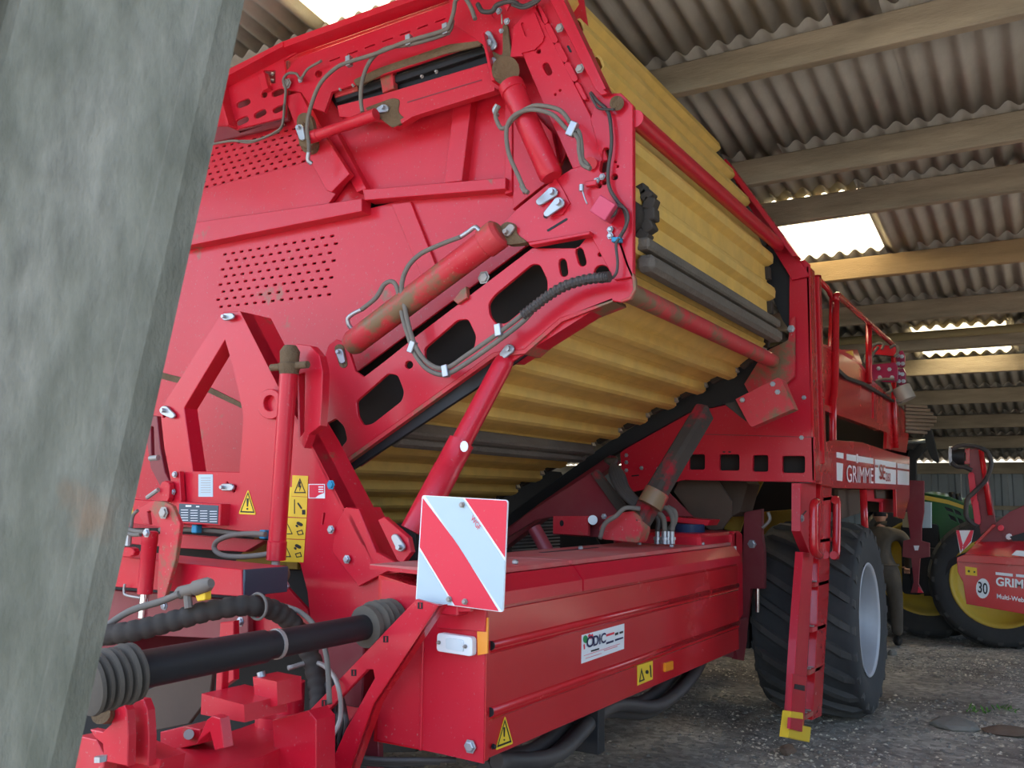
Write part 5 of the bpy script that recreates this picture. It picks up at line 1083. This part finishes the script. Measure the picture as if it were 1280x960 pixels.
# head, cap, collar, hands, boots
def ell(name, c, r, m, n=14, mm=10, z0=-1, z1=1):
    vs = []; fs = []
    for i in range(mm + 1):
        t = z0 + (z1 - z0) * i / mm; rr = math.sqrt(max(0, 1 - t * t)) + 1e-3
        for k in range(n): b = 2 * math.pi * k / n; vs.append(V(c) + sd * r[0] * rr * math.cos(b) + fwd * r[1] * rr * math.sin(b) + V((0, 0, r[2] * t)))
    for i in range(mm):
        for k in range(n): fs.append((i * n + k, i * n + (k + 1) % n, (i + 1) * n + (k + 1) % n, (i + 1) * n + k))
    fs.append(tuple(range(n - 1, -1, -1))); fs.append(tuple(range(mm * n, mm * n + n)))
    return mk(name, vs, fs, m, PE, True)
hc = pp + fwd * .06 + V((0, 0, 1.66)); hd = ell('head', hc, (.078, .098, .12), skinm); 
ell('cap', hc + V((0, 0, .012)), (.085, .105, .122), hairm, z0=-.25)
for s in (-1, 1): ell('ear', hc + sd * s * .08 + V((0, 0, -.01)), (.012, .025, .034), skinm, 8, 6)
ell('nose', hc + fwd * .1 + V((0, 0, -.02)), (.014, .02, .022), skinm, 8, 6)
ell('neck', pp + fwd * .03 + V((0, 0, 1.52)), (.062, .062, .07), skinm, 12, 6)
ell('collar', pp + fwd * .025 + V((0, 0, 1.455)), (.085, .08, .04), mat('cream collar', (.55, .5, .4), .8), 12, 6)
for s, z, f in ((1, .98, .22), (-1, 1.0, .24)):
    c_ = pp + sd * s * .305 + fwd * f + V((0, 0, z)); hj = [(*(c_ - pp), .03, .02), (*(c_ - pp + fwd * .07 + V((0, 0, -.03))), .036, .018)]; he = [(0, 1)]
    for k in range(4):
        b0 = c_ - pp + fwd * .08 + V((0, 0, -.035)) + sd * (k - 1.5) * .019; i0 = len(hj); hj += [(*b0, .010), (*(b0 + fwd * .035 + V((0, 0, -.02))), .0095), (*(b0 + fwd * (.045 + .006 * (k in (1, 2))) + V((0, 0, -.055))), .008)]; he += [(1, i0), (i0, i0 + 1), (i0 + 1, i0 + 2)]
    b0 = c_ - pp + fwd * .03 - sd * s * .035; i0 = len(hj); hj += [(*b0, .012), (*(b0 + fwd * .04 - sd * s * .02 + V((0, 0, -.01))), .01)]; he += [(0, i0), (i0, i0 + 1)]
    link('hand', skin('hand', hj, he, skinm, PE, 1), PE, M.Translation(pp))
for s, f in ((.156, -.04), (-.17, .04)):
    ell('boot', pp + sd * s + fwd * (f + .06) + V((0, 0, .06)), (.055, .14, .065), mat('dark boots', (.02, .017, .014), .7), 12, 8)
# waist seam and back pleats of the coverall
tube('waist_band', [pp + sd * .2 * math.cos(t) + fwd * .15 * math.sin(t) + V((0, 0, 1.02)) for t in [k * math.pi / 8 for k in range(17)]], .014, cloth, PE, 6)

PE.matrix_basis = M.Translation(pp) @ M.Scale(.9, 4)
# ================================================================ stones and small growth
stm = mat('grey stone', (.25, .23, .195), .9, var=.4, vscale=6, bump=.3); stb = mat('brown stone', (.2, .135, .095), .9, var=.4, vscale=6, bump=.3); stl = mat('pale stone', (.68, .6, .46), .9, var=.3, bump=.3)
def stone(c, sx, sy, sz, m, seed):
    bm = bmesh.new(); bmesh.ops.create_icosphere(bm, subdivisions=2, radius=1)
    for v in bm.verts:
        k = 1 + .35 * MN.noise(v.co * 1.3 + V((seed * 7.1, 0, 0))); v.co = V((v.co.x * sx * k, v.co.y * sy * k, v.co.z * sz * k + sz * .45))
    me = bpy.data.meshes.new('st'); bm.to_mesh(me); bm.free(); me.materials.append(m)
    return link('stone', me, None, M.Translation((c.x, c.y, gz(c.x, c.y))) @ M.Rotation(seed, 4, 'Z'))
for (u, v, sx, sy, sz, m, lab) in ((1193, 905, .16, .2, .045, stm, 'wide flat pale grey stone bedded in the soil beside the wheel'), (985, 940, .09, .05, .04, stb, 'brown angular stone just in front of the yellow ladder foot'), (1262, 914, .17, .14, .035, stb, 'flat brown earthy stone next to the wide grey stone'),
     (1115, 818, .05, .05, .04, stm, 'small dark stone lying behind the big wheel')):
    tag(stone(P(u, v, Z=0), sx, sy, sz, m, u * .37), lab, 'stone')
vs = []; fs = []
oct_ = [(1, 0, 0), (-1, 0, 0), (0, 1, 0), (0, -1, 0), (0, 0, 1), (0, 0, -1)]; of = [(0, 2, 4), (2, 1, 4), (1, 3, 4), (3, 0, 4), (2, 0, 5), (1, 2, 5), (3, 1, 5), (0, 3, 5)]
def scatter(n_, smin, smax, xr, yr, dens=None):
    vs = []; fs = []
    for _ in range(n_):
        x = random.uniform(*xr); y = random.uniform(*yr)
        if dens and MN.noise(V((x * .7, y * .7, 3))) < dens + random.uniform(-.3, .3): continue
        s = smin * (smax / smin) ** (random.random() ** 3); b = len(vs); an = random.random() * 6.28; c, s_ = math.cos(an), math.sin(an); z = gz(x, y) + s * .1
        for p in oct_:
            k = s * random.uniform(.7, 1.3); px_, py_, pz_ = p[0] * k * 1.3, p[1] * k, p[2] * k * .6; vs.append((x + px_ * c - py_ * s_, y + px_ * s_ + py_ * c, z + pz_))
        fs += [tuple(b + i for i in f) for f in of]
    return vs, fs
vs, fs = scatter(26000, .005, .022, (2.6, 15), (-.4, 4.5), -.2); n0 = len(fs)
v2, f2 = scatter(20000, .004, .016, (5.2, 14), (-.4, 3.2), .08); fs += [tuple(i + len(vs) for i in f) for f in f2]; vs += v2
o = mk('gravel', vs, fs, stm); o.data.materials.append(stl); o.data.polygons.foreach_set('material_index', [0] * n0 + [1] * (len(fs) - n0))
tag(o, 'loose grey and pale gravel strewn over the soil floor', 'gravel', kind='stuff')
weed = mat('weed green', (.08, .2, .03), .7)
for u, v, lab in ((1222, 889, 'small green weed growing behind the flat grey stone'), (1258, 888, 'larger tuft of green weed by the brown earthy stone')):
    c = P(u, v, Z=.01); vs = []; fs = []
    for k in range(26):
        a = random.random() * 6.28; l = random.uniform(.02, .07); d_ = V((math.cos(a), math.sin(a), random.uniform(.3, 1.0))) * l; w = V((-math.sin(a), math.cos(a), 0)) * .008; b = len(vs); o_ = c + V((random.uniform(-.08, .08), random.uniform(-.08, .08), 0))
        vs += [o_ - w * .4, o_ + w * .4, o_ + d_ * .6 + w, o_ + d_ * 1.0, o_ + d_ * .6 - w]; fs.append((b, b + 1, b + 2, b + 3, b + 4))
    tag(mk('weed', vs, fs, weed), lab, 'weed')
